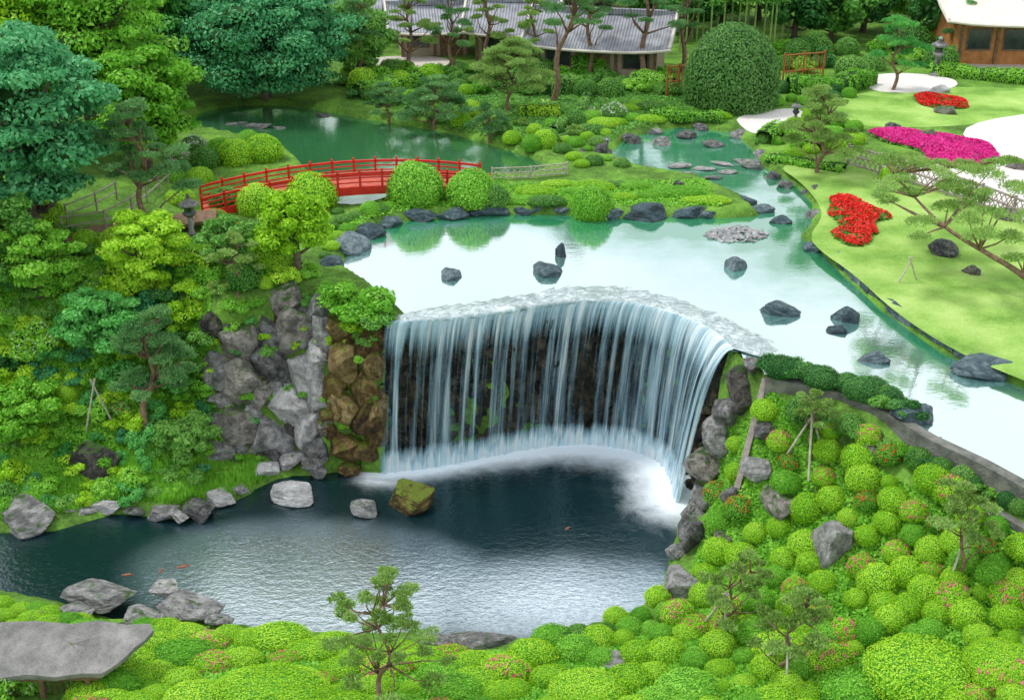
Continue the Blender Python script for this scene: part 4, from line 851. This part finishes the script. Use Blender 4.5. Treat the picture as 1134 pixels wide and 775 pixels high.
# ---------------------------------------------------------------- retaining wall, plank, stakes
CONC=simple('weathered_concrete',(.08,.085,.075),(.25,.25,.22),2.5,.9,.8,.05)
def wall(pts,z1,h,th,label):
    W,_=resample([P(x,y,z1) for x,y in pts],40); T=np.gradient(W,axis=0); N=unit(np.stack([-T[:,1],T[:,0],0*T[:,0]],1)); m=MB()
    A0=W-N*th/2; B0=W+N*th/2; dn=np.array([0,0,-h]); m.strip(A0,B0); m.strip(A0+dn,A0); m.strip(B0,B0+dn)
    for k in (0,-1): m.add([A0[k],B0[k],B0[k]+dn,A0[k]+dn],[[0,1,2,3]])
    tag(obj('retaining_wall',m.mesh('retaining_wall',[CONC])),label,'wall')
wall([(x,y+1) for x,y in NEARU[::-1]],.07,1.6,.38,'long weathered concrete retaining wall along the near right edge of the upper pond')
wall([(1050,540),(1090,556),(1134,582),(1220,630)],-.75,1.0,.25,'lower concrete wall at the right edge under the dark shrubs')
a=np.array(hit(846,432))+[0,0,.35]; b=np.array(hit(815,552))+[0,0,.3]
d=b-a; m=MB(); sd_=unit(np.cross(d,[0,0,1.0])[None])[0]*.1; up=np.array([0,0,.06])
m.add([a-sd_-up,a+sd_-up,a-sd_+up,a+sd_+up,b-sd_-up,b+sd_-up,b-sd_+up,b+sd_+up],[[0,2,3,1],[4,5,7,6],[0,4,6,2],[1,3,7,5],[2,6,7,3],[0,1,5,4]])
tag(obj('timber_plank',m.mesh('timber_plank',[GREYW])),'long narrow grey plank leaning down the bank beside the waterfall','plank')
def stakes(px,py,h,sp_,label,n=3):
    p=hit(px,py); r=empty('tree_stakes',p,0,label,'stakes')
    for i in range(n):
        a_=i*2*PI/n+.4; obj('stake',MB().tube([(sp_*math.cos(a_),sp_*math.sin(a_),-.15),(-.08*math.cos(a_),-.08*math.sin(a_),h)],.035,6).mesh('stake',[BAM]),r)
stakes(893,515,1.9,.8,'pale bamboo stakes propping the young pine below the retaining wall'); stakes(800,704,1.5,.8,'pale stakes propping the small leaning pine'); stakes(868,748,1.3,.9,'pale stakes propping the second small pine'); stakes(1062,640,2.0,.35,'pale stakes at the slender young pine',2); stakes(1005,312,1.0,.5,'props under the leaning pine on the lawn',2); stakes(112,480,2.2,.6,'two crossed poles among the left bank shrubs',2)
# ---------------------------------------------------------------- arbour roof bottom-left
t=NT('grey_roof_gravel'); v=t.objc(); f=t.noise(v,30,6,.8); f0=t.noise(v,.9,7,.7); RG=t.done(t.bsdf(t.ramp(t.math('ADD',t.math('MULTIPLY',f,.5),t.math('MULTIPLY',f0,.5)),[(.36,(.10,.11,.09)),(.46,(.20,.20,.19)),(.55,(.32,.31,.30)),(.64,(.46,.44,.43))]),.9,.1,f,.8,.03))
zr=-3.6; RO=[(-60,690),(0,689),(40,687),(80,690),(110,687),(140,691),(166,690),(170,698),(160,708),(150,716),(138,728),(124,738),(112,746),(90,745),(60,749),(30,747),(0,750),(-60,749)]
Wt=[np.array(P(x,y,zr-.3*(y-688)/60)) for x,y in RO]
ar=empty('garden_arbour',(Wt[-1][0]+2,Wt[-1][1]+1,-4.9),0,'low garden arbour with grey gravelled roof and timber eaves','arbour'); o=np.array(ar.location); Wt=[w-o for w in Wt]
cen_=np.mean(Wt,axis=0)+np.array([0,0,.1]); m=MB(); nW=len(Wt)
rings=[[cen_*(1-q)+w*q+np.array([0,0,.02*math.sin(i*2.3+q*5)]) for i,w in enumerate(Wt)] for q in (.02,.35,.7,.95,1)]+[[w-np.array([0,0,.07]) for w in Wt],[w*1.0-np.array([0,0,.16])+(cen_-w)*.02 for w in Wt]]
for k in range(len(rings)-1): m.add(rings[k]+rings[k+1],[[i,(i+1)%nW,nW+(i+1)%nW,nW+i][::-1] for i in range(nW)])
obj('roof',m.mesh('roof',[RG],True),ar)
e1=Wt[-1]+[0,.2,-.26]; e2=Wt[12]+[-.15,.2,-.26]; m=MB(); m.tube([e1,e2],.09,6); obj('eaves_beam',m.mesh('eaves_beam',[WOOD]),ar)
for q in (.35,.6,.92): pt=e1*(1-q)+e2*q; obj('post',MB().tube([[pt[0],pt[1],-1],[pt[0],pt[1],pt[2]]],.08,8).mesh('post',[WOOD]),ar)
m=MB()
for i in range(26): pt=e1*(1-i/25)+e2*(i/25); m.tube([[pt[0],pt[1]+.25,-.6],[pt[0],pt[1]+.25,pt[2]]],.025,4)
obj('slat_screen',m.mesh('slat_screen',[WOOD]),ar)
for x,y,r,k in [(150,742,22,'lime'),(172,722,20,'lime'),(128,766,22,'green'),(182,704,18,'lime'),(162,700,14,'green'),(100,775,20,'lime')]: shrub(x,y,r,k,'%s azalea crowding the corner of the arbour roof'%KW[k],group='%s azaleas crowding the corner of the arbour roof'%KW[k],asp=1.3,hs=.9)
shrub(15,772,30,'lwhite','white flowering shrub in the bottom left corner',name='leafy_shrub',hs=1.2)
# ---------------------------------------------------------------- houses
t=NT('grey_roof_tile'); v=t.objc(); w=t.n('ShaderNodeTexWave'); w.inputs['Scale'].default_value=1.6; t.l(v,w.inputs['Vector'])
f=t.noise(v,1.5,6); TILE=t.done(t.bsdf(t.ramp(t.math('ADD',t.math('MULTIPLY',f,.8),t.math('MULTIPLY',w.outputs['Fac'],.2)),[(.3,(.16,.17,.20)),(.7,(.44,.45,.50))]),.5,.4,w.outputs['Fac'],.8,.06))
CREAM=simple('tan_plaster',(.34,.27,.20),(.50,.42,.33),2,.9); GLS=simple('dark_window',(.02,.025,.03),(.05,.06,.07),2,.15,.0,.01,.6); ORW=simple('warm_timber_wall',(.35,.13,.04),(.55,.25,.09),2,.7); EAVE=simple('pale_eave',(.68,.62,.54),(.80,.75,.68),2,.8)
def house(px,py,w,d,h,rh,rot,label,wm=CREAM,rm=TILE,ov=1.1):
    p=P(px,py,.35); r=empty('tiled_house',p,rot,label,'house')
    obj('wall',MB().box((0,d/2,h/2),(w,d,h)).mesh('wall',[wm]),r)
    m=MB(); X=np.linspace(-w/2-ov,w/2+ov,9)
    def row(y,z,dz=0): return [(x,y,z+.3*(abs(x)/(w/2+ov))**3+dz) for x in X]
    ys_=[(-ov,h-.15),(d*.12,h+rh*.3),(d*.3,h+rh*.62),(d/2,h+rh),(d*.7,h+rh*.62),(d*.88,h+rh*.3),(d+ov,h-.15)]
    for i in range(6): m.strip(row(*ys_[i]),row(*ys_[i+1])); m.strip(row(*ys_[i],-.14),row(*ys_[i+1],-.14))
    m.strip(row(-ov,h-.15,-.14),row(-ov,h-.15)); 
    for x_ in(0,-1):
        for i in range(6):
            a_,b_=np.array(row(*ys_[i])[x_]),np.array(row(*ys_[i+1])[x_]); m.add([a_,b_,b_-[0,0,.14],a_-[0,0,.14]],[[0,1,2,3]])
    rf=obj('roof',m.mesh('roof',[rm]),r)
    obj('ridge_cap',MB().box((0,d/2,h+rh+.12),(w+2*ov-.3,.4,.35)).mesh('ridge_cap',[rm]),rf)
    obj('eave_board',MB().tube([(x,-ov-.05,z-.08) for x,_,z in row(-ov,h-.15)],.09,5).mesh('eave_board',[EAVE]),rf)
    for x_ in (-w/2-ov+.12,w/2+ov-.12): obj('verge_board',MB().tube([(x_,y_,z_+.32) for y_,z_ in ys_],.1,5).mesh('verge_board',[EAVE]),rf)
    m=MB().add([(-w/2,.02,h),(-w/2,d-.02,h),(-w/2,d/2,h+rh*.93),(-w/2,d/2,h+rh*.93-.01)],[[0,1,2,3]]).add([(w/2,.02,h),(w/2,d-.02,h),(w/2,d/2,h+rh*.93),(w/2,d/2,h+rh*.93-.01)],[[0,3,2,1]])
    obj('gable',m.mesh('gable',[wm if wm is ORW else EAVE]),r)
    n=max(2,int(w/2))
    for i in range(n+1): obj('post',MB().box((-w/2+w*i/n,-.06,h/2),(.18,.14,h)).mesh('post',[WOOD]),r)
    for i in range(n):
        x=-w/2+w*(i+.5)/n; ww=w/n*.7
        if i==n//2: obj('door',MB().box((x,-.02,h*.4),(ww,.08,h*.8)).mesh('door',[WOOD]),r); continue
        f_=obj('window',MB().box((x,-.01,h*.55),(ww,.06,h*.5)).mesh('window',[WOOD]),r); obj('pane',MB().box((x,-.05,h*.55),(ww*.86,.03,h*.42)).mesh('pane',[GLS]),f_)
house(660,86,7.5,4.5,2.1,1.6,-.25,'right hand grey tiled house behind the leaning pines'); house(565,70,4.5,4.5,2.2,1.5,-.12,'small grey tiled house in the middle of the row'); house(482,62,4.5,3.6,1.9,1.3,.16,'low grey tiled annex left of the middle house'); house(400,44,13,5,1.9,1.8,.03,'long low grey tiled house beside the maple'); house(600,36,11,5,2.9,1.9,-.1,'rear grey tiled house higher than the rest')
house(1140,72,9.5,7,3.0,1.6,-.05,'warm timber walled building with pale eaves at the top right',wm=ORW,rm=EAVE,ov=1.5)
# ---------------------------------------------------------------- koi
KOI=simple('koi_scales',(.22,.07,.03),(.34,.15,.08),12,.4); 
def koi(px,py,rz,label,L=.42):
    p=P(px,py,-5.99); m=MB(); X=np.linspace(-1,1,13); rad=[.02]+[.17*math.sin(PI*(i/12)**.8)**.7+.01 for i in range(1,12)]+[.03]
    m.tube([(x*.5*L,.03*L*math.sin(x*3),0) for x in X],[q*L for q in rad[::-1]],8)
    V=m.V[0]; V[:,2]*=.6
    m.add([(.45*L,0,0),(.72*L,.13*L,0),(.62*L,0,.01),(.72*L,-.13*L,0)],[[0,1,2,3]]); m.add([(-.15*L,.13*L,0),(-.02*L,.26*L,0),(.04*L,.22*L,0),(.02*L,.12*L,0)],[[0,1,2,3]]); m.add([(-.15*L,-.13*L,0),(.02*L,-.12*L,0),(.04*L,-.22*L,0),(-.02*L,-.26*L,0)],[[0,1,2,3]])
    tag(obj('koi_fish',m.mesh('koi_fish',[KOI],True),loc=p,rot=(0,0,rz)),label,'fish')
koi(202,627,.3,'orange koi near the left middle of the lower pond',.4); koi(140,636,.1,'orange koi nearest the bottom left boulders',.34); koi(178,632,1.2,'small orange koi beside the larger one',.26); koi(628,585,.8,'faint koi alone in the middle of the lower pond',.24)
# ---------------------------------------------------------------- ground cover and grass
def cover(name,polys,n,size,asp,mat,label,cat,seed,lift=.12,up=1.0):
    g=np.random.default_rng(seed); Ps=[]
    for poly in polys:
        W=[hit(x,y)[:2] for x,y in poly]; X=[w[0] for w in W];Y=[w[1] for w in W]; k=int(n/len(polys))
        x=g.uniform(min(X),max(X),k*2); y=g.uniform(min(Y),max(Y),k*2); s_=sdpoly(x,y,W)<0
        for q in (UPw,BACKw,CARVE): s_&=sdpoly(x,y,q)>.05
        x=x[s_];y=y[s_]; Ps.append(np.stack([x,y,bil(x,y)+lift*g.random(len(x))*(.6+.6*np.sin(x*2.3)*np.cos(y*1.9))+.02],1))
    Q=np.concatenate(Ps); m=MB()
    T=None
    if asp>4: T=g.normal(size=Q.shape)*.3+np.array([0,0,1.0])
    N=np.tile([0,-.3,up],(len(Q),1)) if T is None else g.normal(size=Q.shape)
    m.add(*leaf_quads(Q,N,size,asp,.6,g,T=T),0)
    tag(obj(name,m.mesh(name,[mat])),label,cat,kind='stuff')
cover('ground_cover',[[(800,470),(850,440),(1134,600),(1134,800),(560,800),(620,715),(740,690),(780,590)]],70000,.08,1.8,LM['green'],'dense leafy ground cover between the azaleas on the right bank','ground cover',1,lift=.14)
cover('ground_cover',[[(0,320),(235,325),(240,505),(200,548),(0,565)],[(0,225),(80,262),(300,280),(350,305),(300,320),(0,325)]],80000,.085,1.9,LM['green'],'dense leafy ground cover on the left bank','ground cover',2,lift=.3)
cover('ground_cover',[[(100,700),(380,712),(560,722),(580,800),(60,800)]],26000,.07,1.7,LM['green'],'green ground cover under the near azaleas','ground cover',3,lift=.12)
cover('tall_grass',[[(135,505),(235,500),(285,512),(300,528),(262,548),(200,562),(130,556)]],26000,.028,12,LM['green'],'tall bright grass on the lower left shore','grass',4,lift=.35)
cover('tall_grass',[[(0,512),(130,512),(130,556),(0,578)]],12000,.035,9,LM['green'],'rough shore grass at the far left','grass',5,lift=.25)
cover('shore_plants',[[(365,320),(425,330),(440,352),(395,372),(350,345)]],9000,.07,2.2,LM['green'],'leafy plants over the cliff top left of the waterfall','ground cover',6,lift=.4)
cover('lawn_plants',[[(380,262),(440,236),(560,228),(800,230),(780,200),(560,205),(560,190),(380,240)]],18000,.08,1.7,LM['green'],'low green plants covering the island behind the pond','ground cover',7,lift=.15)
cover('far_plants',[[(400,80),(740,84),(840,120),(700,180),(560,180),(520,150),(400,110)]],26000,.10,1.7,LM['mid'],'low green plants around the far lawn and path','ground cover',8,lift=.12)
# ---------------------------------------------------------------- light
W=bpy.data.worlds.new('World'); bpy.context.scene.world=W; W.use_nodes=True; nt=W.node_tree; nt.nodes.clear()
EL,AZ=math.radians(58),math.radians(-65)
sky=nt.nodes.new('ShaderNodeTexSky'); sky.sky_type='NISHITA'; sky.sun_disc=False; sky.sun_elevation=EL; sky.sun_rotation=AZ
tc=nt.nodes.new('ShaderNodeTexCoord'); nz=nt.nodes.new('ShaderNodeTexNoise'); nz.inputs['Scale'].default_value=2.2; nz.inputs['Detail'].default_value=5; nt.links.new(tc.outputs['Generated'],nz.inputs['Vector'])
rp=nt.nodes.new('ShaderNodeValToRGB'); rp.color_ramp.elements[0].position=.35; rp.color_ramp.elements[0].color=(.6,.6,.6,1); rp.color_ramp.elements[1].position=.62; rp.color_ramp.elements[1].color=(.97,.97,.97,1); nt.links.new(nz.outputs['Fac'],rp.inputs[0])
mx=nt.nodes.new('ShaderNodeMix'); mx.data_type='RGBA'; nt.links.new(rp.outputs[0],mx.inputs[0]); nt.links.new(sky.outputs[0],mx.inputs[6]); mx.inputs[7].default_value=(8.3,8.6,8.8,1)
bg=nt.nodes.new('ShaderNodeBackground'); bg.inputs[1].default_value=.145; nt.links.new(mx.outputs[2],bg.inputs[0])
ow=nt.nodes.new('ShaderNodeOutputWorld'); nt.links.new(bg.outputs[0],ow.inputs[0])
sl=bpy.data.lights.new('sun','SUN'); sl.energy=2.2; sl.angle=math.radians(10); sl.color=(1,.97,.92)
so=bpy.data.objects.new('sun',sl); C.objects.link(so)
dv=Vector((math.sin(AZ)*math.cos(EL),math.cos(AZ)*math.cos(EL),math.sin(EL)))
so.rotation_euler=dv.to_track_quat('Z','Y').to_euler()
cam=bpy.data.cameras.new('camera'); cam.lens=F/1134*36; cam.sensor_width=36; cam.clip_end=2000; cam.clip_start=.5
co=bpy.data.objects.new('camera',cam); C.objects.link(co); co.location=(0,0,CH); co.rotation_euler=(PI/2-PITCH,0,0)
bpy.context.scene.camera=co
bpy.context.scene.view_settings.view_transform='Standard'
